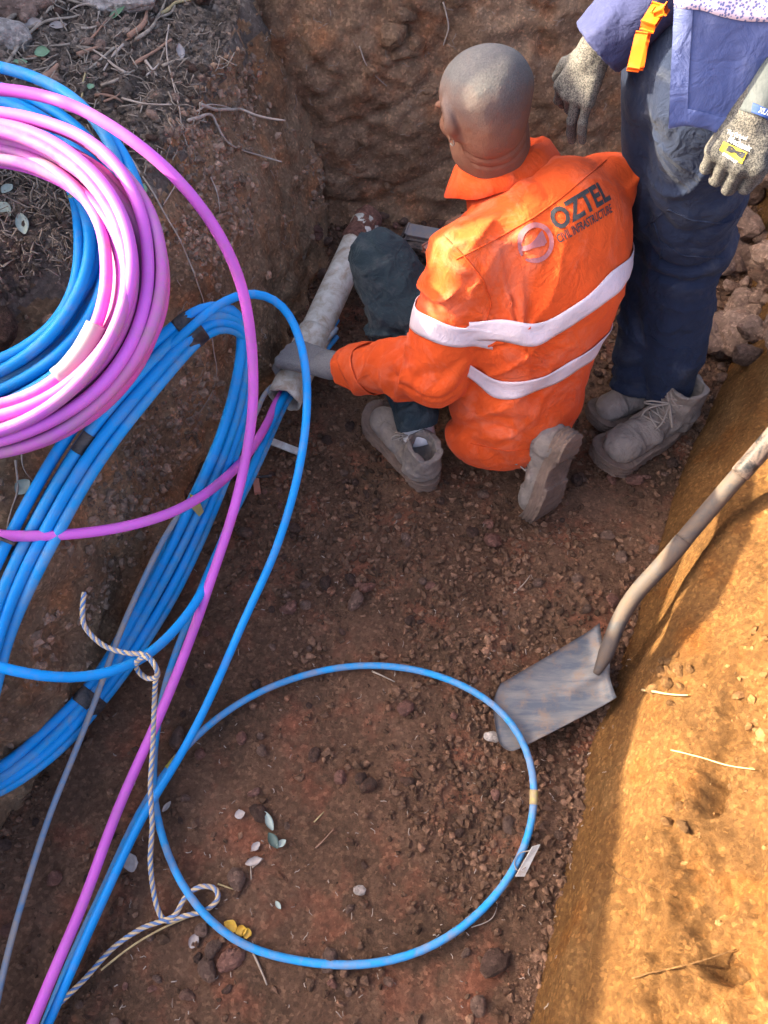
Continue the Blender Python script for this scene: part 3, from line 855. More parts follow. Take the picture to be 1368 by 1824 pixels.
cable('purple_conduit', [(-160, 150, .97), (0, 158, .95), (100, 180, .95), (200, 225, .93), (300, 300, .88), (380, 400, .80), (425, 490, .72), (447, 600, .62), (452, 700, .52), (441, 800, .42),
    (415, 920, .32), (370, 1050, .23), (322, 1180, .16), (272, 1300, .12), (203, 1460, .09), (143, 1620, .08), (88, 1750, .09), (35, 1880, .12), (-10, 1990, .14)], .0105, M['purple'],
    'long purple conduit sweeping over the coils and down to the bottom edge of the photo', 'conduit')
cable('purple_conduit', [(590, 575, .11), (540, 650, .11), (498, 708, .12), (470, 765, .20), (432, 822, .28), (375, 875, .34), (300, 916, .385), (200, 942, .42), (100, 953, .45), (0, 955, .48), (-110, 935, .50)],
    .0105, M['purple'], 'purple conduit curving out of the white pipe mouth towards the wall', 'conduit')
arc, arcC = cable('blue_conduit', [(290, 625, .60), (340, 583, .635), (385, 541, .65), (450, 518, .63), (508, 543, .59), (544, 640, .52), (546, 740, .46), (528, 860, .38), (493, 980, .29), (437, 1100, .20), (378, 1230, .14),
    (313, 1360, .09), (252, 1460, .07), (184, 1600, .07), (115, 1760, .07), (60, 1880, .08), (0, 1990, .1)], .0088, M['blue'],
    'bright blue conduit arching up from the taped coil and down across the floor', 'conduit')
b2, b2C = cable('blue_conduit', [(600, 570, .11), (560, 630, .11), (516, 690, .12), (492, 735, .15), (464, 800, .19), (430, 880, .21), (395, 970, .22), (358, 1060, .23), (302, 1135, .26), (240, 1182, .29), (150, 1207, .33), (70, 1204, .37), (0, 1190, .41), (-90, 1160, .44)],
    .0100, M['blue'], 'blue conduit with a rope knotted round it, coming from the white pipe', 'conduit')
i0 = nearest_i(b2C, 235, 1186); i1 = nearest_i(b2C, 140, 1210)
cable('weathered_duct', [(600, 585, .13), (545, 650, .13), (480, 690, .13), (452, 745, .20), (415, 800, .24), (360, 865, .24), (300, 945, .24), (240, 1070, .20), (185, 1205, .12), (135, 1335, .07), (75, 1490, .05), (28, 1640, .05), (-5, 1780, .05), (-40, 1950, .06)],
    .0065, M['bluegrey'], 'thin weathered blue duct running straight over the taped coil and down the floor', 'conduit')
ring, RC = cable('weathered_duct', [(600, 600, .11), (560, 650, .11), (518, 705, .11), (488, 765, .13), (450, 850, .14), (405, 940, .14), (365, 1030, .14), (325, 1130, .12), (293, 1220, .09), (277, 1310, .06), (272, 1400, .035), (285, 1480, .03),
    (318, 1570, .03), (370, 1640, .035), (440, 1690, .03), (530, 1713, .03), (620, 1720, .03), (725, 1705, .03), (820, 1657, .03), (898, 1580, .03), (943, 1490, .04), (955, 1405, .05), (938, 1330, .07), (882, 1255, .06), (800, 1210, .035),
    (720, 1190, .03), (640, 1186, .03), (555, 1198, .03), (460, 1232, .03), (385, 1278, .03), (335, 1322, .035), (300, 1370, .035), (262, 1420, .03), (222, 1500, .03), (185, 1580, .03), (150, 1655, .03), (112, 1745, .03), (70, 1850, .03), (30, 1960, .03)],
    .0078, M['ringblue'], 'blue duct laid on the floor in one wide open ring', 'conduit', step=.025)
ring.name = 'ring_duct'
for (u, v), ln, rr, lb in (((955, 1422), 1, .0088, 'worn yellow marker band'), ((322, 1342), 1, .0090, None)):
    i_ = nearest_i(RC, u, v)
    yb = tube('marker_band', catmull(list(RC[i_ - ln + 1:i_ + ln + 1]), .005), rr, M['yellow'], ring, 12)
    if lb: yb['label'] = lb
tube('duct_stub', px_path([(597, 590, .14), (548, 640, .145), (500, 690, .15)], .02, 0), .007, M['bluegrey'], ring).name = 'duct_stub'
bpy.data.objects['duct_stub'].parent = None
tag(bpy.data.objects['duct_stub'], 'short grey duct end just inside the mouth of the white pipe', 'conduit'); bpy.data.objects['duct_stub'].name = 'grey_duct'
# tag plate tied to the ring
def slab(name, pts, th, mat, parent=None, bev=.0):
    """flat polygon of world points with thickness along its normal"""
    P = np.array(pts, float); n = nrm(np.cross(P[1] - P[0], P[2] - P[0])); m = len(P)
    V = np.concatenate([P - n * th / 2, P + n * th / 2])
    Fq = [tuple(range(m))[::-1], tuple(range(m, 2 * m))] + [(i, (i + 1) % m, m + (i + 1) % m, m + i) for i in range(m)]
    o = mesh_obj(name, V, Fq, mat, parent, smooth=False); return o
tg = slab('cable_tag', [at(948, 1508, .075), at(962, 1504, .07), at(934, 1561, .045), at(918, 1561, .05)], .0015, M['white'])
tag(tg, 'small white plastic tag tied to the blue ring', 'tag')
tube('tie', px_path([(944, 1515, .07), (925, 1520, .05), (916, 1535, .045), (922, 1552, .045), (936, 1545, .06)], .004, 2), .0012, M['lace'], tg, 6)

# rope: three strands laid round each other
def rope(pts, r, label, pitch=.036, world=None):
    C = smooth_path(catmull(world if world is not None else [at(*p) for p in pts], .003), 5)
    root = empty('rope', tuple(C[len(C) // 2])); tag(root, label, 'rope')
    T, Nn, B = frames(C); L = np.concatenate([[0], np.cumsum(np.linalg.norm(np.diff(C, axis=0), axis=1))])
    for s in range(4):
        a = L / pitch * 2 * math.pi + s * math.pi / 2
        P_ = C + r * .55 * (np.cos(a)[:, None] * Nn + np.sin(a)[:, None] * B)
        tube('strand', P_, r * .55, M['rope_cream' if s % 2 else 'rope_blue'], root, 6)
    return root
rope([(150, 1055, .34), (147, 1085, .33), (152, 1118, .32), (185, 1150, .31), (225, 1163, .315), (258, 1166, .33), (276, 1185, .33), (280, 1205, .30), (262, 1208, .27), (246, 1195, .265), (243, 1180, .30), (262, 1170, .335), (280, 1195, .31), (277, 1212, .28),
      (275, 1250, .22), (272, 1330, .15), (268, 1400, .125), (271, 1470, .10), (268, 1540, .07), (278, 1610, .03), (295, 1640, .02), (325, 1632, .02), (365, 1622, .02), (388, 1602, .025), (382, 1582, .03), (355, 1580, .03), (330, 1598, .028), (312, 1630, .025), (290, 1640, .025), (250, 1655, .02), (200, 1690, .02), (150, 1745, .02), (100, 1795, .02), (75, 1840, .02)],
     .0050, 'blue and cream twisted rope knotted round a blue conduit and looped on the floor')
tag(tube('straw_stem', px_path([(180, 1728, .02), (235, 1685, .02), (300, 1648, .015), (375, 1618, .02)], .01, 3), .0022, M['straw'], None, 6), 'dry straw-coloured stem under the looped rope', 'stem')

# ------------------------------------------------------------------ the white pipe
pa, pb = at(506, 712, .125), at(650, 400, .16)
pipe_c = smooth_path(catmull([pa, pa + (pb - pa) * .45, pb], .02), 2)
pr = .043
proot = empty('plastic_pipe', tuple(pa)); tag(proot, 'dirty white plastic pipe with conduits running out of its broken open mouth', 'pipe')
def hollow(name, C, ro, ri, mat, parent, k=40, jag=.006):
    T, Nn, B = frames(C); a = np.arange(k) * 2 * math.pi / k; V = []
    for q, (rr, rev) in enumerate(((ro, 0), (ri, 1))):
        for i in range(len(C)):
            ii = i if not rev else len(C) - 1 - i
            sh = T[ii] * (jag * vn(np.stack([np.cos(a) * 2, np.sin(a) * 2, a * 0], -1), 1.3, 5))[:, None] * (1 if ii == 0 else 0)
            V.append(C[ii] + rr * (np.cos(a)[:, None] * Nn[ii] + np.sin(a)[:, None] * B[ii]) + sh)
    V = np.array(V); n = len(V)
    i = np.arange(n)[:, None]; j = np.arange(k)[None]
    Fq = np.stack([i * k + j, ((i + 1) % n) * k + j, ((i + 1) % n) * k + (j + 1) % k, i * k + (j + 1) % k], -1).reshape(-1, 4)
    return mesh_obj(name, V.reshape(-1, 3), Fq, mat, parent)
hollow('pipe_wall', pipe_c[len(pipe_c) // 3:], pr, pr - .004, M['pipe'], proot)
sl = hollow('pipe_collar', pipe_c[:len(pipe_c) // 3 + 2], pr + .004, pr - .003, M['pipe'], proot)
pd = pb - pa
muck = sdf_mesh('dried_mud', lambda p: cap_(p, pb - pd * .10, pb + pd * .03, pr * 1.07, pr * .95) - .006 * fbm(p, 30, 4, 3), pb - .14, pb + .14, .004, M['clod_red'], proot)
# things by the pipe
def box_between(name, a, b, w, h, mat, parent=None, up=A(0, 0, 1)):
    d = nrm(b - a); s = nrm(np.cross(d, up)); n = np.cross(s, d)
    bm = bmesh.new(); bmesh.ops.create_cube(bm, size=1)
    L_ = np.linalg.norm(b - a)
    for v in bm.verts:
        c_ = v.co; v.co = Vector((a + b) / 2 + d * (c_.x * L_) + s * (c_.y * w) + n * (c_.z * h))
    bmesh.ops.bevel(bm, geom=bm.edges[:], offset=min(w, h) * .2, segments=2, affect='EDGES')
    me = bpy.data.meshes.new(name); bm.to_mesh(me); bm.free(); me.materials.append(mat)
    o = bpy.data.objects.new(name, me); COL.objects.link(o)
    if parent: o.parent = parent; o.matrix_parent_inverse = parent.matrix_basis.inverted()
    return o
tag(box_between('plastic_strip', at(478, 784, .03), at(535, 806, .03), .018, .005, M['white']), 'clear flat plastic strip on the floor beside the blue arch', 'strip')
tag(tube('black_bolt', px_path([(440, 848, .04), (465, 849, .04), (484, 847, .04)], .006, 0), .004, M['black'], None, 8), 'short black bolt lying across the terracotta offcut', 'bolt')
tag(box_between('terracotta_offcut', at(453, 832, .015), at(459, 878, .015), .013, .009, M['redorange']), 'small terracotta coloured offcut below the mouth of the pipe', 'offcut')
tg2 = empty('paper_label', tuple(at(350, 905, .3))); tag(tg2, 'torn yellow label wrapped on the weathered duct above the taped coil', 'label')
slab('torn_paper', [at(338, 880, .30), at(352, 886, .31), at(363, 912, .25), at(355, 920, .24), at(342, 905, .28)], .0012, M['yellow'], tg2)
tag(slab('paper_strip', [at(398, 812, .29), at(399, 818, .29), at(362, 856, .27), at(360, 853, .27)], .0015, M['white']), 'long torn paper strip stuck to the weathered duct', 'strip')
tag(slab('paper_label', [at(428, 758, .24), at(443, 752, .25), at(455, 760, .24), at(447, 778, .21), at(430, 773, .22)], .0015, M['yellow']), 'small yellowed label just below the mouth of the pipe', 'label')
tag(tube('black_clip', px_path([(-10, 955, .50), (8, 962, .49), (26, 969, .48)], .005, 0), .0035, M['black'], None, 8), 'short black clip at the frame edge under the purple conduit', 'clip')
# black power tool and glove by the far wall
tr = empty('hand_tool', tuple(at(745, 425, .03))); tag(tr, 'black hand tool lying on the ground behind the raised knee', 'tool')
box_between('tool_body', at(722, 432, .04), at(800, 448, .05), .07, .05, M['black'], tr)
box_between('tool_cover', at(726, 412, .08), at(792, 424, .08), .045, .02, M['steel'], tr)
box_between('trigger_guard', at(758, 440, .09), at(775, 452, .09), .02, .02, M['redorange'], tr)

# ------------------------------------------------------------------ shovel
sh = empty('shovel', tuple(at(985, 1235, .03))); tag(sh, 'dusty square-mouth shovel leaning across the sunlit bank', 'shovel')
c00, c01, c10, c11 = at(1062, 1119, .085), at(1091, 1250, .055), at(872, 1232, .040), at(893, 1352, .040)
nu, nv_ = 30, 22
V = []
for i in range(nu):
    s = i / (nu - 1)
    for j in range(nv_):
        t = j / (nv_ - 1)
        p = (c00 * (1 - t) + c01 * t) * (1 - s) + (c10 * (1 - t) + c11 * t) * s
        edge = 2 * abs(t - .5)
        p = p + A(0, 0, 1) * (.016 * edge ** 3 - .012 * s * (1 - s) * 2)                 # rolled side edges
        if s > .82: p = p + (p - (c10 + c11) / 2) * 0 + nrm(c00 - c10) * (.026 * edge ** 4 * (s - .82) / .18)   # rounded tip corners
        if s < .08: p = p + A(0, 0, .018 * (1 - s / .08))                                   # tread lip turned up
        sock = math.exp(-((t - .56) / .10) ** 2) * max(0, 1 - s / .42) ** 1.3
        p = p + A(0, 0, .022 * sock)
        p = p + A(0, 0, .0015) * vn(p[None], 40, 3)[0]
        V.append(p)
V = np.array(V); n_ = len(V)
V = np.concatenate([V, V - A(0, 0, .0025)])
Fq = []
for i in range(nu - 1):
    for j in range(nv_ - 1):
        a, b, c_, d = i * nv_ + j, i * nv_ + j + 1, (i + 1) * nv_ + j + 1, (i + 1) * nv_ + j
        Fq.append((a, d, c_, b)); Fq.append((n_ + a, n_ + b, n_ + c_, n_ + d))
bd = [(i * nv_, (i + 1) * nv_) for i in range(nu - 1)] + [((i + 1) * nv_ - 1, (i + 2) * nv_ - 1) for i in range(nu - 1)] + [(j, j + 1) for j in range(nv_ - 1)] + [((nu - 1) * nv_ + j, (nu - 1) * nv_ + j + 1) for j in range(nv_ - 1)]
Fq += [(a, b, n_ + b, n_ + a) for a, b in bd]
m_, nt_, b_ = new_mat('shovel_steel'); v_ = coord(nt_)
sv_ = pmap(nt_, (0, 0, .55), (4, 22, 12))
n1 = noise(nt_, sv_, 2.2, 8, .65, .4); n2 = noise(nt_, v_, 24, 7, .7)
c_ = mix(nt_, ramp(nt_, n1, [(.40, 0), (.62, 1)]), (.080, .090, .11), (.17, .155, .145))
c_ = mix(nt_, ramp(nt_, n2, [(.50, 0), (.66, .8)]), c_, (.20, .135, .095))
nt_.links.new(c_, b_.inputs['Base Color']); b_.inputs['Roughness'].default_value = .6; b_.inputs['Metallic'].default_value = .25
bump(nt_, b_, [(n1, .35, .004), (n2, .4, .003)])
M['shovel'] = m_
mesh_obj('blade', V, Fq, M['shovel'], sh)
hp = [(1062, 1200, .085), (1080, 1165, .115), (1098, 1115, .15), (1130, 1060, .19), (1178, 1008, .235), (1240, 935, .29), (1300, 865, .36), (1368, 788, .44), (1450, 690, .54), (1530, 590, .64)]
HC = px_path(hp, .01, 8); Lh = np.linspace(0, 1, len(HC))
M['handle'] = plastic('dusty_handle', (.040, .043, .050), (.095, .068, .052), 1.0, .6)
k1 = int(len(HC) * .40); k2 = int(len(HC) * .60)
tube('socket', HC[:k1 + 1], np.interp(Lh[:k1 + 1], [0, .06, .4], [.008, .017, .0195]), M['handle'], sh, 20)
tube('shaft', HC[k1:k2 + 1], .0185, M['handle'], sh, 20)
tube('grip', HC[k2:], .0205 + .0006 * vn(HC[k2:], 50, 3), M['black'], sh, 20)

# ------------------------------------------------------------------ twigs, roots, leaves, stones
def twig(name, pts, r, mat, label, cat, wob=.004, parent=None, surf=True, lift=.004):
    P_ = []
    for p in pts:
        if len(p) == 2:
            q, n = hit(*p)
            if q is None: q = at(p[0], p[1], .7); n = A(0, 0, 1)
            P_.append(q + n * (lift + r))
        else: P_.append(at(*p))
    C = catmull(P_, .008)
    C = C + wob * np.stack([vn(C, 22, 1), vn(C, 22, 2), vn(C, 22, 3)], -1)
    for i in range(len(C)):
        dv = Vector(C[i]) - CAMP; l, n, k_, dist = TERR.ray_cast(CAMP, dv.normalized())
        if l is not None and dist < dv.length + r: C[i] = np.array(CAMP + dv.normalized() * (dist - r * 1.3 - lift))
    C = smooth_path(C, 3)
    rr = r * np.linspace(1, .55, len(C)) * (1 + .2 * vn(C, 60, 5))
    o = tube(name, C, rr, mat, parent, 6)
    return tag(o, label, cat)
def leaf(u, v, L_, W_, ang, mat, label, z=None, curl=.25, name='leaf', jag=.0, tilt=.2):
    q, n = (hit(u, v) if z is None else (at(u, v, z), A(0, 0, 1)))
    if q is None: return
    n = nrm(n + A(0, -.1, .4)); q = q + n * .006
    d = A(math.cos(ang), math.sin(ang), 0); d = nrm(d - n * (d @ n)); s = np.cross(n, d)
    m = 9; V = []; rows_ = [-1, -.5, 0, .5, 1]
    for i in range(m):
        t = i / (m - 1); w = W_ * .5 * math.sin(math.pi * min(1, t * .96 + .03)) ** .75 * (1 + jag * random.uniform(-1, 1))
        for k in rows_:
            V.append(q + d * (t - .5) * L_ + s * w * k + n * (abs(k) * w * .45 + curl * L_ * (t - .5) ** 2 + tilt * L_ * (t - .5) * .5 + random.uniform(-.02, .02) * W_))
    Fq = [(i * 5 + j, i * 5 + j + 1, (i + 1) * 5 + j + 1, (i + 1) * 5 + j) for i in range(m - 1) for j in range(4)]
    base = np.array(V); n0 = len(base); V = np.concatenate([base, base - n * .0006])
    F2 = Fq + [tuple(n0 + x for x in f[::-1]) for f in Fq]
    ed = [(i * 5, (i + 1) * 5) for i in range(m - 1)] + [(i * 5 + 4, (i + 1) * 5 + 4) for i in range(m - 1)]
    F2 += [(a, b, n0 + b, n0 + a) for a, b in ed]
    o = mesh_obj(name, V, F2, M[mat]); return tag(o, label, 'leaf')
for a in [
    (478, 1463, .042, .017, 2.1, 'leaf_pale', 'pale green lance-shaped leaf on the floor inside the blue ring'),
    (487, 1498, .036, .020, 2.2, 'leaf_dark', 'dark green leaf on the floor just below the pale lance-shaped one'),
    (500, 1503, .022, .014, .6, 'leaf_pale', 'small curled grey-green leaf against the dark green leaf'),
    (456, 1507, .022, .016, .8, 'leaf_dry', 'crumpled grey leaf up from the flat grey one, inside the blue ring'),
    (453, 1532, .036, .017, .35, 'leaf_dry', 'flat pale grey leaf lowest in the little heap inside the blue ring'),
    (428, 1451, .022, .019, .3, 'leaf_dry', 'roundish grey leaf alone, up from the little leaf heap'),
    (299, 1438, .026, .012, .9, 'leaf_dry', 'small grey leaf beside the hanging rope'),
    (235, 1536, .038, .030, 1.9, 'leaf_dry', 'broad pinkish grey leaf between the conduits and the rope'),
    (347, 1673, .030, .020, 1.2, 'leaf_dry', 'grey veined leaf below the looped rope'),
    (496, 1611, .018, .010, 2.2, 'leaf_pale', 'tiny pale green leaf low inside the blue ring'),
    (414, 1648, .030, .022, 2.6, 'leaf_yellow', 'upper of the crumpled yellow leaves beside the ring duct'),
    (432, 1655, .024, .020, .3, 'leaf_yellow', 'middle crumpled yellow leaf beside the ring duct'),
    (440, 1660, .020, .018, 1.4, 'leaf_yellow', 'outermost crumpled yellow leaf beside the ring duct'),
    (43, 405, .060, .026, 1.95, 'leaf_pale', 'long grey-green leaf hanging over the dark hollow inside the coils'),
    (12, 378, .042, .030, 2.3, 'leaf_pale', 'broad grey-green leaf inside the coils by the frame edge'),
    (14, 342, .030, .022, 1.1, 'leaf_pale', 'small upright grey-green leaf above the broad one inside the coils'),
    (77, 98, .034, .028, .2, 'leaf_green', 'small green leaf on the littered bank'),
    (212, 30, .050, .026, .4, 'leaf_green', 'green leaf in front of the big pale stone'),
    (162, 160, .020, .016, 1.4, 'leaf_green', 'tiny heart-shaped green leaf above the purple conduit'),
    (37, 116, .030, .018, .3, 'leaf_green', 'yellowish green leaf above the blue coil'),
    (255, 341, .026, .017, 1.7, 'leaf_green', 'small green leaf hanging on a stem beside the blue coil'),
    (42, 868, .036, .030, 1.0, 'leaf_pale', 'round pale leaf on the wall left of the taped coil'),
    (58, 46, .05, .022, .3, 'leaf_dry', 'curled dry leaf on the littered bank above the coils'),
    (105, 50, .04, .02, .2, 'leaf_dry', 'dry brown leaf beside twigs on the littered bank'),
    (320, 95, .035, .02, 2.0, 'leaf_dry', 'dry leaf near the bank edge under the forked twig'),
    (230, 485, .03, .02, 1.2, 'leaf_dry', 'dry leaf in the shade under the coils')]:
    leaf(*a, jag=.12 if a[5] in ('leaf_dry', 'leaf_yellow') else .03, curl=.9 if a[5] == 'leaf_yellow' else .3)
leaf(132, 354, .018, .012, .3, 'leaf_green', 'tiny yellow-green leaf lying on the inner blue loops', z=.86)
for a in [
    ('twig', [(0, 58), (28, 38), (58, 15)], .006, 'twig', 'thick pale twig at the corner of the littered bank', 'twig'),
    ('twig', [(20, 105), (45, 78), (80, 48), (145, 32)], .0045, 'twig', 'long curved grey twig on the littered bank above the coils', 'twig'),
    ('twig', [(0, 60), (60, 55), (105, 8)], .004, 'twig', 'thin twig crossing the thick pale twig', 'twig'),
    ('twig', [(235, 72), (255, 50), (262, 18)], .007, 'twig_red', 'stout reddish broken twig standing by the pale stone', 'twig'),
    ('twig', [(245, 75), (275, 50), (295, 0)], .0045, 'twig', 'curved grey twig behind the stout reddish one', 'twig'),
    ('twig', [(285, 30), (318, 12), (352, 3)], .0045, 'straw', 'pale green-yellow branch tip on the edge of the bank', 'twig'),
    ('twig', [(135, 108), (160, 98), (182, 92)], .006, 'twig_red', 'short brown stick in the middle of the littered bank', 'twig'),
    ('twig', [(80, 150), (94, 138), (106, 125)], .008, 'twig_red', 'split reddish wood chip above the blue coil', 'twig'),
    ('twig', [(183, 160), (212, 145), (238, 130)], .004, 'twig', 'straight grey twig between leaf litter and the bank edge', 'twig'),
    ('twig', [(70, 145), (90, 125), (112, 108)], .003, 'twig', 'slim dark twig above the blue coil', 'twig'),
    ('twig', [(140, 90), (180, 95), (225, 90)], .004, 'twig', 'grey twig lying flat below the pale stone', 'twig'),
    ('twig', [(143, 185), (148, 155), (153, 132)], .003, 'straw', 'upright straw stem above the purple conduit', 'twig'),
    ('twig', [(155, 0), (175, 20), (170, 62)], .002, 'root', 'thin bent root on the littered bank beside the stone', 'twig'),
    ('twig', [(90, 0), (116, 12)], .005, 'twig', 'short grey twig at the top edge of the picture', 'twig'),
    ('twig', [(98, 12), (122, 60)], .003, 'twig', 'thin straight twig leaning past the curved grey one', 'twig'),
    ('root', [(215, 176), (262, 190), (305, 193)], .003, 'root', 'straight root sticking out of the bank edge', 'root'),
    ('root', [(330, 218), (345, 212), (370, 206), (388, 225, .50), (402, 250, .47), (430, 268, .45), (465, 278, .44), (502, 287, .43)], .0042, 'root', 'long wavy root reaching out of the corner of the wall', 'root'),
    ('root', [(350, 185), (375, 195), (412, 194), (430, 193, .58), (465, 208, .56), (509, 216, .545)], .0048, 'root', 'thick pale root above the long wavy one', 'root'),
    ('root', [(345, 200), (375, 186), (420, 195)], .0022, 'root', 'thin root beside the thick pale one', 'root'),
    ('root', [(303, 50), (300, 100), (310, 150), (318, 200), (330, 262)], .0022, 'root', 'long hairlike root hanging down the wall from the bank edge', 'root'),
    ('root', [(260, 140), (285, 118), (295, 90)], .0022, 'root', 'small branching root near the bank edge', 'root'),
    ('root', [(155, 215), (210, 250), (280, 360), (335, 470), (362, 545)], .0028, 'root', 'very long thin root running down the wall beside the purple conduit', 'root'),
    ('root', [(300, 290), (308, 330), (288, 365)], .002, 'root', 'short root on the wall under the purple conduit', 'root'),
    ('root', [(375, 315), (385, 345), (388, 375)], .002, 'root', 'small upright root on the dark part of the wall', 'root'),
    ('root', [(378, 600), (382, 680), (355, 730), (328, 745)], .0017, 'root', 'hair root inside the loop of the taped coil', 'root'),
    ('root', [(28, 820), (28, 880), (10, 940)], .0028, 'root', 'root hanging on the wall at the frame edge', 'root'),
    ('root', [(38, 800), (40, 835), (58, 860)], .002, 'root', 'thin root above the round pale leaf', 'root'),
    ('root', [(640, 80), (655, 120), (690, 150)], .002, 'root', 'faint root in the far wall', 'root'),
    ('root', [(790, 0), (800, 40), (792, 80)], .003, 'root', 'root hanging down the far wall above the bald head', 'root'),
    ('root', [(648, 520), (655, 505)], .0016, 'root', 'tiny root at the foot of the far wall', 'root'),
    ('twig', [(1148, 1233), (1190, 1237), (1226, 1238)], .0030, 'straw', 'short pale stick lying on the sunlit bank', 'twig'),
    ('twig', [(1200, 1338), (1260, 1352), (1345, 1372)], .0016, 'straw', 'long yellow straw on the sunlit bank', 'straw'),
    ('root', [(1125, 1742), (1175, 1725), (1250, 1705), (1310, 1692)], .0016, 'clod_clay', 'branching pale root low on the sunlit bank', 'root'),
    ('root', [(1085, 1540), (1110, 1565), (1160, 1578), (1200, 1598)], .0013, 'clod_clay', 'thin curved root in the middle of the sunlit bank', 'root'),
    ('twig', [(560, 1465), (577, 1448)], .0018, 'straw', 'bit of straw inside the ring beside small clods', 'straw'),
    ('twig', [(562, 1512), (592, 1475)], .0016, 'twig_red', 'thin reddish twig in the middle of the ring', 'twig'),
    ('twig', [(390, 1576), (420, 1588)], .0022, 'straw', 'short straw right of the looped rope', 'straw'),
    ('twig', [(450, 1690), (462, 1725), (476, 1755)], .0026, 'twig', 'dark twig on the floor below the ring', 'twig'),
    ('twig', [(660, 1195), (705, 1218)], .0024, 'twig', 'thin twig by the far edge of the ring', 'twig'),
    ('twig', [(915, 1058), (945, 1025)], .0013, 'root', 'hair thin root on bare ground behind the boots', 'root'),
    ('twig', [(448, 1545), (468, 1530)], .0028, 'twig', 'short broken twig in the little leaf heap', 'twig'),
    ('twig', [(447, 1570), (445, 1535)], .002, 'twig', 'upright thin twig in the little leaf heap', 'twig'),
    ('root', [(840, 1650), (875, 1638), (885, 1610)], .0012, 'root', 'hair root outside the ring near the sunlit bank', 'root')]:
    nm, pts, r, mt, lb, ct = a
    twig(nm, pts, r, M[mt], lb, ct)
# litter nobody could count on the bank, rootlets on the walls
V_, F_ = [], []; b0 = 0
def add_stalk(q, n, L_, r):
    global b0
    d = nrm(RNG.standard_normal(3)); d = nrm(d - n * (d @ n) * .85)
    m = 4; C = np.array([q + n * .003 + d * L_ * t + n * .2 * L_ * math.sin(t * 3) * random.uniform(-.3, .8) + .1 * L_ * RNG.standard_normal(3) for t in np.linspace(0, 1, m)])
    V1, F1 = tube_vf(C, r, 4, False, b0); V_.append(V1); F_.extend(F1); b0 += len(V1)
for q in range(800):
    u, v = random.uniform(-20, 400), random.uniform(-20, 330)
    if random.random() < .35: u, v = random.uniform(-20, 150), random.uniform(280, 480)
    p, n = hit(u, v)
    if p is None or p[2] < .60: continue
    add_stalk(p, n, random.uniform(.012, .06), random.uniform(.0007, .0020))
o = mesh_obj('plant_litter', np.concatenate(V_), F_, M['twig']); o['kind'] = 'stuff'; o['label'] = 'bits of dry stalk littering the bank'
V_, F_ = [], []; b0 = 0
for q in range(420):
    u, v = random.uniform(180, 600), random.uniform(20, 900)
    if random.random() < .3: u, v = random.uniform(560, 1368), random.uniform(0, 400)
    p, n = hit(u, v)
    if p is None or p[2] < .08: continue
    add_stalk(p, n, random.uniform(.008, .035), random.uniform(.0004, .0009))
for q in range(420):
    p, n = hit(random.uniform(200, 1150), random.uniform(850, 1820))
    if p is None or p[2] > .1: continue
    add_stalk(p, n, random.uniform(.004, .014), random.uniform(.0005, .0011))
o = mesh_obj('rootlets', np.concatenate(V_), F_, M['root']); o['kind'] = 'stuff'; o['label'] = 'fine rootlets in the walls and floor'
# stones on the bank
for (u, v, r, key, lab, sc) in [(215, 5, .075, 'stone', 'big flat pale stone on the littered bank at the top edge', (1.25, .8, .4)),
                            (10, 75, .055, 'stone', 'cracked pale round stone at the corner of the littered bank', (1, 1, .7)),
                            (35, 68, .03, 'stone', 'small blue-grey stone beside the cracked round one', (1, 1, .6)),
                            (55, 30, .028, 'rock', 'reddish square stone by the thick pale twig', (1, .9, .7)),
                            (10, 10, .09, 'rock', 'broad grey stone in the corner of the bank', (1.2, .6, .4)),
                            (355, 2, .035, 'clod_dark', 'black lump at the top edge where the bank ends', (1.5, .7, .7)),
                            (0, 590, .045, 'clod_dark', 'dark lump at the frame edge inside the coils', (1, .8, .8)),
                            (85, 570, .018, 'rock', 'small brown stone inside the coils', (1, 1, .8))]:
    p, n = hit(u, v)
    if p is None: continue
    nm = 'stone' if key in ('stone', 'rock') else 'soil_clod'
    if r > .05:
        me = clod_mesh(nm, 31 + u, 1, 3, .22, M[key])
        o = bpy.data.objects.new(nm, me); COL.objects.link(o); o.location = tuple(p + n * r * .12); tag(o, lab, 'stone')
    else: o = put_clod(nm, key, p + n * r * .3, r, lab, 'stone' if nm == 'stone' else 'clod')
    o.scale = (r * sc[0], r * sc[1], r * sc[2])
for q in range(36):
    p, n = hit(random.uniform(0, 340), random.uniform(0, 250))
    if p is None or p[2] < .6: continue
    r = random.uniform(.006, .016)
    put_clod('soil_clod', random.choice(['rock', 'clod_dark', 'rock']), p + n * r * .3, r, 'small stone or clod among the litter on the bank', 'clod', 'small stones on the littered bank')
# a crumbling lump with torn roots and small clods on the right bank
for q in range(20):
    u, v = random.uniform(1150, 1360), random.uniform(950, 1800)
    if q < 14: u, v = random.gauss(1190, 22), random.gauss(1195, 22)
    p, n = hit(u, v)
    if p is None: continue
    r = random.uniform(.006, .014)
    put_clod('soil_clod', 'clod_clay', p + n * r * .2, r, 'clay clod clinging to the sunlit bank', 'clod', 'clay clods on the sunlit bank')

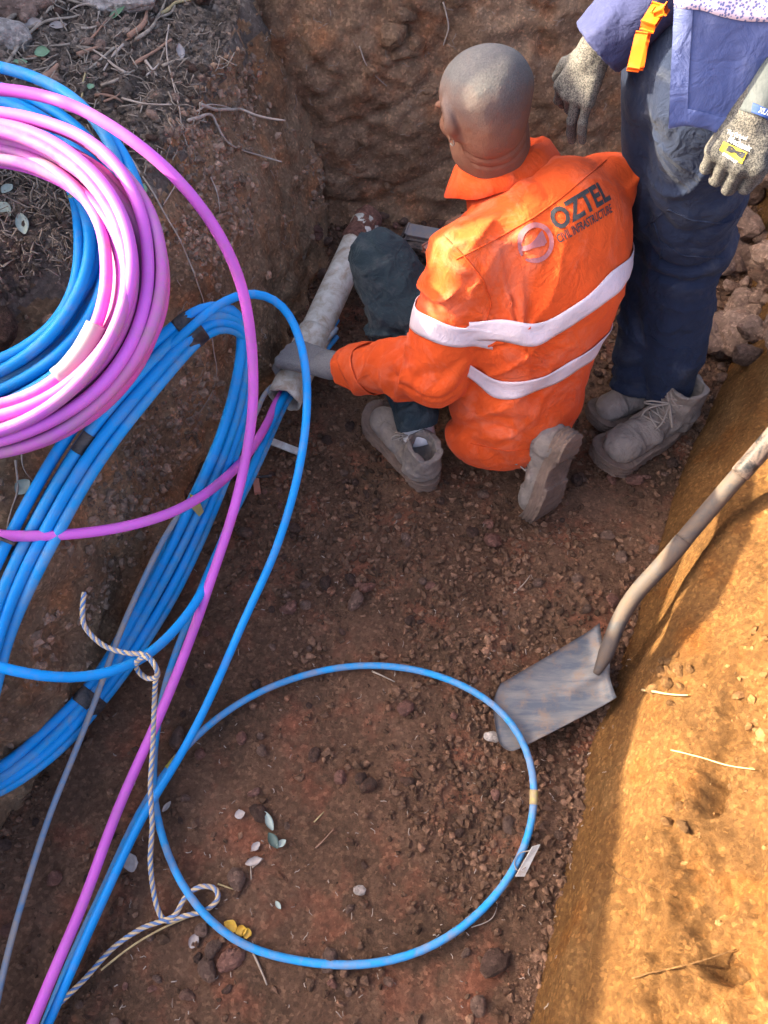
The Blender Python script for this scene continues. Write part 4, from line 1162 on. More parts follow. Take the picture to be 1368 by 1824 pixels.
# bushes added out of frame on the left heap to break the sunlight
def shade_bush(c, R, nl, stems, label):
    root = empty('shade_bush', (float(c[0]), float(c[1]), float(c[2]) - R)); tag(root, label, 'shade_bush')
    V = []; Fq = []; b = 0
    for q in range(stems):
        tip = c + nrm(RNG.standard_normal(3) * A(1, 1, .6) + A(0, 0, .5)) * R * random.uniform(.7, 1.1)
        st = A(c[0], c[1], c[2] - R * 1.15) + RNG.standard_normal(3) * .02
        C = catmull([st, (st + tip) / 2 + RNG.standard_normal(3) * R * .12, tip], R * .1)
        V1, F1 = tube_vf(C, np.linspace(.006, .0015, len(C)), 5, False, b); V.append(V1); Fq += F1; b += len(V1)
    mesh_obj('stems', np.concatenate(V), Fq, M['twig'], root)
    P = c + np.array([nrm(v) for v in RNG.standard_normal((nl, 3))]) * (R * RNG.random((nl, 1)) ** .45) * A(1, 1, .8)
    P = P[fbm(P, 6, 2, 5) > -.35]; nl = len(P)
    d = RNG.standard_normal((nl, 3)); d /= np.linalg.norm(d, axis=1)[:, None]; e = np.cross(d, RNG.standard_normal((nl, 3))); e /= np.linalg.norm(e, axis=1)[:, None]
    l = RNG.uniform(.018, .034, (nl, 1)); w = l * .36
    V = np.stack([P - d * l, P + e * w, P + d * l, P - e * w], 1).reshape(-1, 3)
    o = mesh_obj('leaves', V, np.arange(nl * 4).reshape(-1, 4), M['leaf_green'], root, smooth=False)
    return root
shade_bush(A(-1.90, 1.92, 1.93), .24, 520, 18, 'leafy bush added unseen on the heap to shade the kneeling man')
shade_bush(A(-1.80, 1.50, 1.50), .16, 90, 8, 'small sparse bush added unseen on the heap to dapple the coils')

for q in range(34):
    u, v = random.uniform(0, 330), random.uniform(0, 215)
    if v > 60 + 300 * (330 - u) / 330 * .6 + 60: continue
    a = random.uniform(-.9, .9) + (math.pi if random.random() < .5 else 0); L_ = random.uniform(28, 85)
    nm = 'twig'
    twig(nm, [(u, v), (u + L_ * .5 * math.cos(a) + random.uniform(-6, 6), v - L_ * .5 * math.sin(a) + random.uniform(-6, 6)), (u + L_ * math.cos(a), v - L_ * math.sin(a))],
         random.uniform(.0022, .0048), M[random.choice(['twig', 'twig', 'twig_red', 'root'])], 'dry twig in the litter on the bank', 'twig')['group'] = 'twigs littering the bank'

# ------------------------------------------------------------------ people: shared builders
def boot(parent, heel, toe, upv, height=.145, label=None, side=1, lace_side=1, size=1.0):
    """heel and toe: points on the sole; upv: rough up direction of the foot; a sole, an upper, a tongue rim and laces"""
    d = toe - heel; Ln = np.linalg.norm(d); Yb = d / Ln; Zb = nrm(upv - Yb * (upv @ Yb)); Xb = np.cross(Yb, Zb)
    s = Ln / .30 * size
    W = lambda x, y, z: heel + (Xb * x + Yb * y + Zb * z) * s
    def loc(p):
        q = (p - heel) / s
        return np.stack([q @ Xb, q @ Yb, q @ Zb], -1)
    def outline(q):
        a = cap_(np.stack([q[:, 0], q[:, 1], q[:, 1] * 0], -1), A(.0, .045, 0), A(.0, .13, 0), .041, .040)
        b = cap_(np.stack([q[:, 0], q[:, 1], q[:, 1] * 0], -1), A(.0, .12, 0), A(.006 * side, .245, 0), .040, .052)
        return smin(a, b, .03)
    def sole(p):
        q = loc(p); bend = .03 * np.clip((q[:, 1] - .22) / .08, 0, 1) ** 2
        z = q[:, 2] - bend
        o2 = outline(q)
        dz = np.abs(z - .014) - .015
        arch = .010 * np.exp(-((q[:, 1] - .12) / .03) ** 2)
        d = np.maximum(o2, np.maximum(dz, -(z - arch)))
        tread = .0015 * (np.sin(q[:, 1] * 260) > .1) * (z < .006)
        lay = .0022 * np.cos((z - .014) * 520)
        return (d - .004 + tread + lay * (np.abs(dz) < .02)) * s
    b_ = sdf_mesh('sole', sole, W(0, .15, .05) - .20, W(0, .15, .05) + .20, .0036, M['sole'], None)
    def upper(p):
        q = loc(p)
        f = ecap(q, A(0, .07, .055), A(.004 * side, .232, .048), .046, .044, A(0, 0, 1), .88)
        heel_ = cap_(q, A(0, .050, .05), A(0, .055, .10), .043, .041)
        shaft = ecap(q, A(0, .062, .09), A(0, .058, height + .02), .043, .053, A(1, 0, 0), .84)
        d = smins([f, heel_, shaft], .035)
        d = np.maximum(d, -(q[:, 2] - .018))
        rim = height + .012 * np.sin((q[:, 1] - .02) * 24)
        d = np.maximum(d, q[:, 2] - rim)
        inner = ecap(q, A(0, .062, .11), A(0, .056, height + .05), .032, .044, A(1, 0, 0), .84)
        d = np.maximum(d, -inner)
        cre = .0035 * ridge(q * A(.7, 1.4, 1.6), 26, 7) * (q[:, 1] < .2) + .003 * fbm(q, 30, 3, 9)
        seam = .0025 * np.exp(-((q[:, 1] - .20 - .25 * (q[:, 2] - .06)) / .003) ** 2) + .002 * np.exp(-((q[:, 2] - .060 - .2 * q[:, 1]) / .003) ** 2) * (q[:, 1] < .18)
        return (d + cre - seam) * s
    u_ = sdf_mesh('upper', upper, W(0, .14, .08) - .22, W(0, .14, .08) + .22, .0036, M['boot'], None)
    root = empty('boot', tuple(heel)); root.parent = parent; root.matrix_parent_inverse = parent.matrix_basis.inverted()
    if label: root['label'] = label
    bpy.context.view_layer.update()
    bv = bvh_of(u_)
    inv = (Matrix.Translation(Vector(heel))).inverted()
    def P2(x, y, z):
        w = W(x, y, z); c = W(0, y * .6 + .03, .05); dd = Vector(w - c).normalized()
        l, n, i, k = bv.ray_cast(Vector(w + np.array(dd) * .1), -dd)
        return np.array(l) + np.array(dd) * .002 if l is not None else w
    V_, F_, b0 = [], [], 0
    rows_ = [(.150, .078), (.134, .092), (.120, .106), (.110, .122), (.106, .138)]
    for (y, z) in rows_:
        for sgn in (1, -1):
            a = P2(-.026 * sgn, y, z); b = P2(.026 * sgn, y - .012, z + .012); m = P2(0, y + .004, z + .012)
            V1, F1 = tube_vf(smooth_path(catmull([a, m + Zb * .002, b], .006), 2), .0024 * s, 6, False, b0); V_.append(V1); F_ += F1; b0 += len(V1)
    top_ = P2(0, .112, .135)
    for k, (dx, dy, dz) in enumerate([(-.045, .03, -.02), (.04, .035, -.015), (-.02, .05, -.04), (.025, .05, -.045)]):
        e = top_ + (Xb * dx + Yb * dy + Zb * dz) * s
        mid = (top_ + e) / 2 + (Yb * .014 + Zb * .006 + Xb * (.012 if dx > 0 else -.012)) * s
        pts = [top_, mid, e] if k > 1 else [top_, mid, e, (top_ + e) / 2 - Xb * np.sign(dx) * .006, top_]
        V1, F1 = tube_vf(catmull(pts, .006), .0023 * s, 6, False, b0); V_.append(V1); F_ += F1; b0 += len(V1)
    lc = mesh_obj('laces', np.concatenate(V_), F_, M['lace'])
    for o in (b_, u_, lc):
        o.parent = root; o.matrix_parent_inverse = Matrix.Translation(Vector(-np.asarray(heel, float)))
    return root

def fingers_fn(wrist, knuck, palm_n, curl, spread=.0, size=1.0, thumb=None, curls=None, thumb_dir=None, side=1, thick=1.0):
    """segments of a hand: wrist point, middle knuckle point, palm normal (towards the palm), list of finger curls in radians"""
    d = nrm(knuck - wrist); pn = nrm(palm_n - d * (palm_n @ d)); sx = np.cross(d, pn) * side
    segs = []
    Ls = [(.042, .026, .021), (.047, .030, .022), (.043, .028, .022), (.034, .021, .019)]
    R_ = [.0098, .0100, .0096, .0086]
    kn = []
    for f in range(4):
        o = (1.5 - f) * .0205 * size
        k0 = knuck + sx * o - d * (abs(f - 1.2) * .005) * size
        kn.append(k0)
        c = (curls or [curl] * 4)[f]; ang = 0; dirr = d + sx * spread * (1.5 - f) * .5; dirr = nrm(dirr); p0 = k0
        for q, l in enumerate(Ls[f]):
            ang += c[q] if hasattr(c, '__len__') else c
            dd = nrm(dirr * math.cos(ang) + pn * math.sin(ang))
            p1 = p0 + dd * l * size
            r0 = R_[f] * size * thick * (1 - .07 * q); segs.append((p0, p1, r0 * 1.02, r0 * .9)); p0 = p1
    return d, pn, sx, kn, segs
def hand_sdf(wrist, knuck, palm_n, curls, size=1.0, side=1, spread=0, thumb=None, thick=1.0, elbow=None, rw=.027, re=.036):
    d, pn, sx, kn, segs = fingers_fn(wrist, knuck, palm_n, .3, spread, size, curls=curls, side=side, thick=thick)
    base = [wrist + sx * o * size for o in (.014, .005, -.005, -.014)]
    tb = wrist + d * .022 * size + sx * .026 * size + pn * .008
    th = thumb or [(.55, .5, .5), (.8, .35, .5)]
    def fn(p):
        palm = smins([cap_(p, base[i], kn[i], .0155 * size * thick, .0118 * size * thick) for i in range(4)], .012)
        web = palm
        fs = None
        for f in range(4):
            ch = smins([cap_(p, *segs[f * 3 + q][:2], *segs[f * 3 + q][2:]) for q in range(3)], .003)
            fs = ch if fs is None else np.minimum(fs, ch)
        dd = smin(palm, fs, .0045)
        q0 = tb
        t_ = cap_(p, wrist + d * .012 + sx * .012, q0, .016 * size * thick, .0145 * size * thick)
        for (a, b, c_), L_ in zip(th, (.040, .030)):
            v = nrm(d * a + sx * b + pn * c_); q1 = q0 + v * L_ * size
            t_ = smin(t_, cap_(p, q0, q1, .0125 * size * thick, .0108 * size * thick), .003); q0 = q1
        dd = smin(dd, t_, .007)
        wr = cap_(p, wrist - d * .02, wrist + d * .015, rw, .0235 * size * thick)
        dd = smin(dd, wr, .012)
        if elbow is not None: dd = smin(dd, cap_(p, elbow, wrist, re, rw), .01)
        # nails and knuckles come from a faint crease
        return dd + .0008 * fbm(p, 90, 2, 3)
    return fn, (d, pn, sx, kn, segs)
def head_fn(Hc, hf, hu, hr, neck_to, neck_r=.058):
    def fn(p):
        q = (p - Hc) / .96; l = np.stack([q @ hr, q @ hf, q @ hu], -1)
        e = lambda c, r: ell(l, A(*c), np.eye(3), A(*r))
        cran = e((0, -.014, .012), (.084, .096, .074))
        back = e((0, -.046, -.002), (.070, .060, .064))
        face = e((0, .050, -.045), (.056, .052, .078))
        jaw = e((0, .052, -.098), (.042, .044, .030))
        d = smins([cran, back, face, jaw], .035)
        for sx in (-1, 1):
            d = smin(d, e((sx * .034, .085, -.040), (.024, .018, .020)), .015)
            d = smin(d, e((sx * .030, .092, .000), (.026, .014, .009)), .012)                      # brow
            eye = e((sx * .031, .094, -.020), (.015, .014, .009))
            d = np.maximum(d, -(eye + .003)) * 1.0
            d = np.minimum(d, e((sx * .031, .084, -.020), (.0125, .0125, .0115)))
            # ear: a thick rim around a hollow
            er = e((sx * .087, -.016, -.018), (.013, .019, .034))
            er = np.maximum(er, -e((sx * .098, -.006, -.014), (.011, .013, .022)))
            d = smin(d, er, .006)
            d = smin(d, e((sx * .079, -.006, -.050), (.007, .009, .010)), .006)
        nose = cap_(l, A(0, .100, -.016), A(0, .118, -.046), .008, .0125)
        d = smin(d, nose, .012)
        for sx in (-1, 1): d = smin(d, e((sx * .012, .108, -.050), (.009, .009, .007)), .006)
        d = smin(d, e((0, .098, -.073), (.025, .012, .006)), .006)
        d = smin(d, e((0, .096, -.084), (.022, .012, .007)), .005)
        mouth = e((0, .111, -.078), (.022, .006, .0016)); d = np.maximum(d, -mouth)
        nk0 = Hc - hu * .055 - hf * .022
        nk = cap_(p, nk0, neck_to, neck_r, neck_r * 1.12)
        d = smin(d, nk, .030)
        w_ = (p - nk0) @ nrm(neck_to - nk0)
        d = d + .0028 * (np.exp(-((w_ - .012) / .0035) ** 2) + np.exp(-((w_ - .034) / .0035) ** 2)) * (l[:, 1] < 0)
        return d + .0008 * fbm(p, 40, 2, 5)
    return fn

def ribbon(name, C_rows, mat, parent, th=.0016):
    """C_rows (m, n, 3) outer surface; gives it thickness"""
    G = np.asarray(C_rows); m, n, _ = G.shape
    gu = np.gradient(G, axis=0); gv = np.gradient(G, axis=1); Nn = np.cross(gu, gv); Nn /= np.linalg.norm(Nn, axis=2)[..., None] + 1e-9
    V = np.concatenate([G.reshape(-1, 3), (G - Nn * th).reshape(-1, 3)]); o = m * n; Fq = []
    for i in range(m - 1):
        for j in range(n - 1):
            a, b, c, d = i * n + j, i * n + j + 1, (i + 1) * n + j + 1, (i + 1) * n + j
            Fq += [(a, d, c, b), (o + a, o + b, o + c, o + d)]
    for j in range(n - 1):
        Fq += [(j, j + 1, o + j + 1, o + j), ((m - 1) * n + j + 1, (m - 1) * n + j, o + (m - 1) * n + j, o + (m - 1) * n + j + 1)]
    return mesh_obj(name, V, Fq, mat, parent)
def radial(fn, c, dirs, r0=.30, steps=60):
    """outermost surface point of fn along rays c + r*dir, marching inwards"""
    r = np.full(len(dirs), r0)
    for _ in range(steps):
        d = fn(c + dirs * r[:, None])
        r = np.maximum(r - np.clip(d, -.004, .05) * .7, .001)
    return c + dirs * r[:, None]
def wrap_band(name, fn, a0, a1, px, width, parent, mat, bv, n=150, rows_=7, lift=.0034, r0=.30, skin=None):
    """a tape that runs right round a body part with axis a0-a1; its height follows the marks px in the photograph"""
    ax = nrm(a1 - a0); e1 = nrm(np.cross(ax, A(.3, .2, 1) if abs(ax[2]) < .9 else A(1, 0, 0))); e2 = np.cross(ax, e1)
    ph, ss = [], []
    for (u, v) in px:
        q, nn = hit(u, v, bv)
        if q is None: continue
        rel = q - a0; ph.append(math.atan2(rel @ e2, rel @ e1)); ss.append(rel @ ax)
    ph = np.unwrap(ph); o = np.argsort(ph); ph = np.array(ph)[o]; ss = np.array(ss)[o]
    # close the loop round the far side with the mean of the two ends
    P2 = np.concatenate([[ph[0] - .9], ph, [ph[-1] + .9]]); m_ = (ss[0] + ss[-1]) / 2
    gap = 2 * math.pi - (ph[-1] - ph[0]); P2[0] = ph[0] - gap / 2; P2[-1] = ph[-1] + gap / 2
    S2 = np.concatenate([[m_], ss, [m_]])
    phi = np.linspace(P2[0], P2[-1], n); s = np.interp(phi, P2, S2)
    for _ in range(8): s[1:-1] = (s[:-2] + 2 * s[1:-1] + s[2:]) / 4
    dirs = np.cos(phi)[:, None] * e1 + np.sin(phi)[:, None] * e2
    rows = []
    for k in range(rows_):
        t = (k / (rows_ - 1) - .5) * width
        c = a0 + ax * (s + t)[:, None]
        w = radial(fn, c, dirs, r0) + dirs * lift
        if skin is not None:
            for _ in range(4):
                dd = skin(w); w = w + dirs * np.where((dd < lift) & (dd > -.035), np.clip(lift - dd, 0, .012), 0)[:, None]
        rows.append(w)
    G = np.array(rows)
    for _ in range(7):
        G[:, 1:-1] = (G[:, :-2] + 2 * G[:, 1:-1] + G[:, 2:]) / 4
    return ribbon(name, G, mat, parent)

# ------------------------------------------------------------------ the kneeling man
km = empty('person', tuple(at(890, 760, .05)))
tag(km, 'bald man kneeling on one knee in an orange work shirt, holding the white pipe', 'person')
kf = A(-.55, .835, 0); kr = A(.835, .55, 0); UPV = A(0, 0, 1)
SL, SR = at(836, 464, .655), at(1080, 330, .66)
PEL = at(915, 690, .27); HEM = at(915, 752, .16) + kf * .02
CHE = (SL + SR) / 2 * .55 + PEL * .45 + A(0, 0, .03); UPC = (SL + SR) / 2 - A(0, 0, .055) - kf * .01
EL, WL = at(776, 658, .40), at(604, 655, .255)
ER = SR + kf * .13 + kr * .035 - A(0, 0, .24); WR = ER + kf * .20 - kr * .10 - A(0, 0, .06)
tax = nrm(UPC - PEL)
NB_ = at(897, 296, .715)
def torso_fn(p):
    t1 = ecap(p, HEM + kr * .012, CHE + kr * .028, .188, .200, kf, .78)
    t2 = ecap(p, CHE + kr * .028, UPC + kr * .026, .200, .176, kf, .70)
    t3 = cap_(p, SL * .86 + SR * .14 - A(0, 0, .01), SR * .86 + SL * .14 - A(0, 0, .01), .072, .072)
    d = smins([t1, t2, t3], .08)
    d = smin(d, cap_(p, UPC + kf * .03, NB_ - A(0, 0, .045), .10, .080), .06)
    l = (p - PEL); lat = l @ kr; s = l @ tax
    fold = .0085 * ridge(np.stack([lat * 9 + 1.5 * vn(p, 5, 3), s * 2.2, l @ kf * 3], -1), 1.0, 11) * np.clip(1.25 - s * 1.6, .2, 1)
    fold = fold + .0065 * ridge(np.stack([(lat + s * .9) * 8, (s - lat * .6) * 2.5, l @ kf * 2], -1), 1.0, 23) + .0016 * fbm(p, 26, 3, 2)
    ap = SL + kr * .05 - tax * .13; v_ = p - ap; th_ = np.arctan2(v_ @ kr, -(v_ @ tax)); rr_ = np.linalg.norm(v_, axis=1)
    fold = fold + .010 * crease(np.stack([th_ * 3.4 + .6 * vn(p, 5, 8), rr_ * 2.0, rr_ * 0], -1), 51) * np.clip(rr_ / .06, 0, 1) * np.clip(1.35 - rr_ / .28, 0, 1) * (-1)
    fold = fold - .007 * crease(np.stack([(s - lat * .35) * 9 + 1.2 * vn(p, 4, 6), lat * 2.2, l @ kf * 2], -1), 57) * np.clip((.36 - s) / .2, 0, 1)
    low = .009 * ridge(np.stack([(s + lat * .25) * 16 + vn(p, 6, 9), lat * 3, l @ kf * 2], -1), 1, 31) * np.clip((.14 - s) / .12, 0, 1)
    return d + fold - low * 0 + low
def sleeve(p, a, b, c, r, sd):
    d = smin(cap_(p, a, b, r[0], r[1]), cap_(p, b, c, r[2], r[3]), .02)
    l = p - b; ax1 = nrm(b - a); ax2 = nrm(c - b)
    f = .008 * ridge(np.stack([l @ ax1 * 13 + vn(p, 8, sd) * 1.2, (p - a) @ np.cross(ax1, UPV) * 5, p[:, 2] * 4], -1), 1, sd) * np.exp(-(np.linalg.norm(l, axis=1) / .13) ** 2)
    f = f + .005 * ridge(np.stack([l @ ax2 * 16 + vn(p, 9, sd + 3) * 1.5, l @ kr * 4, p[:, 2] * 4], -1), 1, sd + 8) + .0025 * fbm(p, 22, 3, sd)
    f = f - .010 * crease(np.stack([l @ ax2 * 9 + p[:, 2] * 7 + 1.1 * vn(p, 7, sd), l @ kr * 3, (p - a) @ ax1 * 4], -1), sd + 3) - .006 * crease(p * 12 + vn(p, 5, sd)[:, None], sd + 9)
    return d + f
CU = WL + (EL - WL) * .10
def shirt_fn(p):
    t = torso_fn(p)
    aL = sleeve(p, SL, EL, CU, (.084, .082, .078, .052), 41)
    aR = sleeve(p, SR, ER, WR, (.070, .058, .055, .044), 55)
    d = smin(t, aL, .028); d = smin(d, aR, .028)
    hem = -(p - HEM) @ tax - .075 + .012 * np.sin((p - HEM) @ kr * 14)
    d = np.maximum(d, hem)
    cuff = (p - CU) @ nrm(WL - EL) - .012
    d = np.maximum(d, cuff + 0 * d) if False else np.where(np.linalg.norm(p - CU, axis=1) < .09, np.maximum(d, cuff), d)
    neck = NB_ - nrm(HDC - NB_) * 0
    hole = cap_(p, NB_ + A(0, 0, .0), NB_ + (HDC - NB_) * .8, .058, .075)
    return np.maximum(d, -hole)
HDC = at(857, 170, .875)
hp_ = math.radians(32)
kh = kf * math.cos(.10) + kr * math.sin(.10)
hfv = nrm(kh * math.cos(hp_) - UPV * math.sin(hp_)); huv = nrm(kh * math.sin(hp_) + UPV * math.cos(hp_)); hrv = np.cross(hfv, huv)
shirt = sdf_mesh('shirt', shirt_fn, np.minimum.reduce([SL, SR, PEL, EL, WL, ER, WR]) - .26, np.maximum.reduce([SL, SR, PEL, EL, WL, ER, WR, NB_]) + .22, .0058, M['orange'], km)
SB = bvh_of(shirt)
# collar: a folded band round the neck, its points forward
cn = nrm(huv * .5 + UPV * .5 + kf * .15)
e1 = nrm(kr - cn * (kr @ cn)); e2 = nrm(np.cross(cn, e1))
rowsC = []
phs = np.linspace(-math.pi * .93, math.pi * .93, 70)      # 0 = nape
prof = [(.072, -.016), (.071, .016), (.074, .032), (.081, .037), (.090, .030), (.103, .006), (.115, -.018)]
for (r_, h_) in prof:
    row = []
    for a in phs:
        d_ = math.sin(a) * e1 - math.cos(a) * (e2 if e2 @ kf > 0 else -e2)
        k_ = 1.0 + .10 * abs(math.sin(a)) + .03 * math.sin(a * 3 + 1)
        row.append(NB_ + cn * (h_ - .008 + .012 * math.cos(a)) + d_ * r_ * k_ + A(0, 0, 1) * .003 * math.sin(a * 7))
    rowsC.append(row)
ribbon('collar', np.array(rowsC)[::-1], M['orange_collar'], shirt, .003)
bpy.context.view_layer.update()
wrap_band('reflective_band', torso_fn, HEM, UPC, [(848, 592), (870, 588), (900, 586), (930, 592), (946, 602), (965, 595), (1000, 574), (1040, 548), (1080, 512), (1112, 484)], .050, shirt, M['band'], SB, skin=shirt_fn)
wrap_band('reflective_band', torso_fn, HEM, UPC, [(818, 640), (835, 662), (860, 682), (890, 694), (930, 690), (970, 678), (1010, 658), (1045, 634), (1080, 600)], .050, shirt, M['band'], SB, skin=shirt_fn)
armL = lambda p: sleeve(p, SL, EL, CU, (.084, .082, .078, .052), 41)
wrap_band('reflective_band', armL, SL, EL, [(712, 545), (735, 562), (765, 582), (800, 596), (830, 600), (846, 596)], .050, shirt, M['band'], SB, n=90, r0=.13, skin=shirt_fn)
armR = lambda p: sleeve(p, SR, ER, WR, (.070, .058, .055, .044), 55)
# cuff flap and its button
wrap_band('cuff', armL, EL, CU, [(612, 640), (620, 660), (634, 690)], .045, shirt, M['orange'], SB, n=70, r0=.12, lift=.004)
# yoke seam: a stitched ridge across the upper back
def on_shirt(u, v, lift=.0015, bv=None):
    q, n = hit(u, v, bv or SB)
    return None if q is None else q + n * lift
def seam(name, px, r, mat, parent, bv):
    P_ = [on_shirt(u, v, r * .2, bv) for u, v in px]; P_ = [q for q in P_ if q is not None]
    if len(P_) > 2:
        return tube(name, smooth_path(catmull(P_, .008), 1), r, mat, parent, 5)
def lerp_px(pts, n):
    P_ = np.array(pts, float); t = np.linspace(0, 1, len(P_)); q = np.linspace(0, 1, n)
    return list(zip(np.interp(q, t, P_[:, 0]), np.interp(q, t, P_[:, 1])))
seam('yoke_seam', lerp_px([(812, 462), (880, 428), (950, 388), (1000, 352), (1080, 285)], 34), .0016, M['orange_collar'], shirt, SB)
seam('sleeve_seam', lerp_px([(790, 420), (830, 460), (862, 500), (875, 540), (866, 572)], 22), .0018, M['orange_collar'], shirt, SB)
seam('hem_stitching', lerp_px([(838, 790), (900, 803), (960, 800), (1015, 778)], 26), .0014, M['orange_collar'], shirt, SB)

# the print on the back of the shirt
def surf_map(V, Fq, O, ex, ey, bv, mat, parent, name, lift=.0018, d=None):
    nn = nrm(np.cross(ex, ey)); W_ = []
    for v in V:
        q = O + ex * v[0] + ey * v[1]
        l, n, i, k = bv.ray_cast(Vector(q + nn * .12), Vector(-nn))
        W_.append(np.array(l) + np.array(n) * lift if l is not None else q)
    return mesh_obj(name, W_, Fq, mat, parent, smooth=False)
def frame_px(a, b, c, bv):
    """origin a, x towards b, y towards c (all photograph points on the surface)"""
    A_, B_, C_ = on_shirt(*a, 0, bv), on_shirt(*b, 0, bv), on_shirt(*c, 0, bv)
    ex = nrm(B_ - A_); ey = C_ - A_; w = np.linalg.norm(B_ - A_); ey = ey - ex * (ey @ ex); h = np.linalg.norm(ey)
    return A_, ex, nrm(ey), w, h
O, ex, ey, w, h = frame_px((992, 414), (1088, 356), (984, 372), SB)
V, Fq = text_vf('OZTEL', 1.0, bold=.035, shear=.0, cell=.16); lo, hi_ = V.min(0), V.max(0)
V = (V - lo) / (hi_ - lo + 1e-9) * A(w, h, 0)
surf_map(V, Fq, O, ex, ey, SB, M['print_black'], shirt, 'lettering')
O, ex, ey, w, h = frame_px((996, 434), (1090, 378), (992, 418), SB)
V, Fq = text_vf('CIVIL INFRASTRUCTURE', 1.0, bold=.02, cell=.3); lo, hi_ = V.min(0), V.max(0)
V = (V - lo) / (hi_ - lo + 1e-9) * A(w, h, 0)
surf_map(V, Fq, O, ex, ey, SB, M['print_black'], shirt, 'lettering')
O, ex, ey, w, h = frame_px((955, 432), (983, 416), (943, 404), SB)
RO = .037
def poly_fan(inner, outer):
    n = len(inner); V = np.concatenate([inner, outer]); return V, [(i, i + 1, n + i + 1, n + i) for i in range(n - 1)]
RT_ = math.radians(-38)
th = np.linspace(math.radians(232) + RT_, math.radians(232 - 344) + RT_, 70)
wd = np.interp(np.linspace(0, 1, 70), [0, .15, .7, .93, 1], [.005, .0105, .009, .0085, .0035])
outr = np.stack([np.cos(th) * RO, np.sin(th) * RO, th * 0], -1); inn = np.stack([np.cos(th) * (RO - wd), np.sin(th) * (RO - wd), th * 0], -1)
V, Fq = poly_fan(inn, outr); surf_map(V, Fq, O, ex, ey, SB, M['print_maroon'], shirt, 'round_emblem')
# the bar that runs from the ring's lower end up into the pointed inner shape
t = np.linspace(0, 1, 30)
ca = np.stack([-.036 + .050 * t, -.018 + .042 * t - .010 * np.sin(t * 3), t * 0], -1); wv = .006 + .012 * np.clip((t - .45) / .5, 0, 1) ** 1.5 * np.where(t > .93, .75, 1)
rot_ = np.array([[math.cos(RT_), -math.sin(RT_), 0], [math.sin(RT_), math.cos(RT_), 0], [0, 0, 1]])
ca = (ca * .86) @ rot_.T; wv = wv * .86
nv2 = rot_ @ A(-.6, .8, 0); V, Fq = poly_fan(ca - nv2 * wv[:, None] * 1.35, ca + nv2 * wv[:, None] * .55)
surf_map(V, Fq, O, ex, ey, SB, M['print_maroon'], shirt, 'round_emblem')

# trousers
KNL = at(680, 470, .44); ANL = at(742, 755, .13); HIL = PEL - kr * .06 + kf * .05; HIR = PEL + kr * .085 + kf * .04
KNR = HIR + nrm(kf * 1 - kr * .25) * .33 - A(0, 0, .185)
RT = at(962, 938, .018); RH = RT + nrm(at(1020, 786, .26) - RT) * .285
RZ = nrm(A(-.68, .60, -.32)); ANR = RH + nrm(RT - RH) * .05 + RZ * .15
def trou_fn(p):
    PC_ = PEL + kf * .02
    d = smins([cap_(p, PC_ - kr * .05, PC_ + kr * .05, .095, .095), cap_(p, HIL, KNL, .070, .084), cap_(p, KNL, ANL, .072, .056)], .035)
    r = smin(cap_(p, HIR, KNR, .085, .072), cap_(p, KNR, ANR, .066, .046), .035)
    d = smin(d, r, .03)
    l = p - KNL
    f = .009 * ridge(np.stack([l @ nrm(ANL - KNL) * 11 + vn(p, 7, 3) * 1.3, l @ kr * 5, l @ kf * 5], -1), 1, 71) + .005 * ridge(p * A(1, 1, 1.8), 14, 72) + .002 * fbm(p, 30, 2, 4)
    f = f - .014 * crease(np.stack([l @ nrm(ANL - KNL) * 9 + 1.4 * vn(p, 5, 4), l @ kr * 4, l @ kf * 3], -1), 75) - .005 * crease(p * 12 + 1.2 * vn(p, 6, 2)[:, None], 76)
    d = d + f
    ml = (p - ANL) @ nrm(ANL - KNL) + .0
    near = np.linalg.norm(p - ANL, axis=1) < .11
    return np.where(near, np.maximum(d, ml), d)
sdf_mesh('trousers', trou_fn, np.minimum.reduce([PEL, KNL, ANL, KNR, ANR]) - .17, np.maximum.reduce([PEL, KNL, ANL, KNR, ANR]) + .17, .0062, M['slate'], km)
# boots, sock
LH, LT = at(770, 872, .012), at(664, 738, .02)
bl = boot(km, LH, LT, A(.02, .0, 1), .135, 'dusty boot planted flat, white sock showing', side=-1)
br = boot(km, RH, RT, RZ, .135, 'dusty boot up on its toes with the sole showing', side=1)
tube('sock', catmull([ANL - (ANL - KNL) * .10, ANL, ANL + (ANL - KNL) * .12], .01), .043, M['sock'], km, 20)
# body: head with neck, and both hands
skin1 = skin_mat('dusty_dark_skin', (tuple(nrm(huv * .85 - hfv * .35)), float((HDC @ nrm(huv * .85 - hfv * .35)) - .045)))
hfn = head_fn(HDC, hfv, huv, hrv, NB_ - A(0, 0, .03), .063)
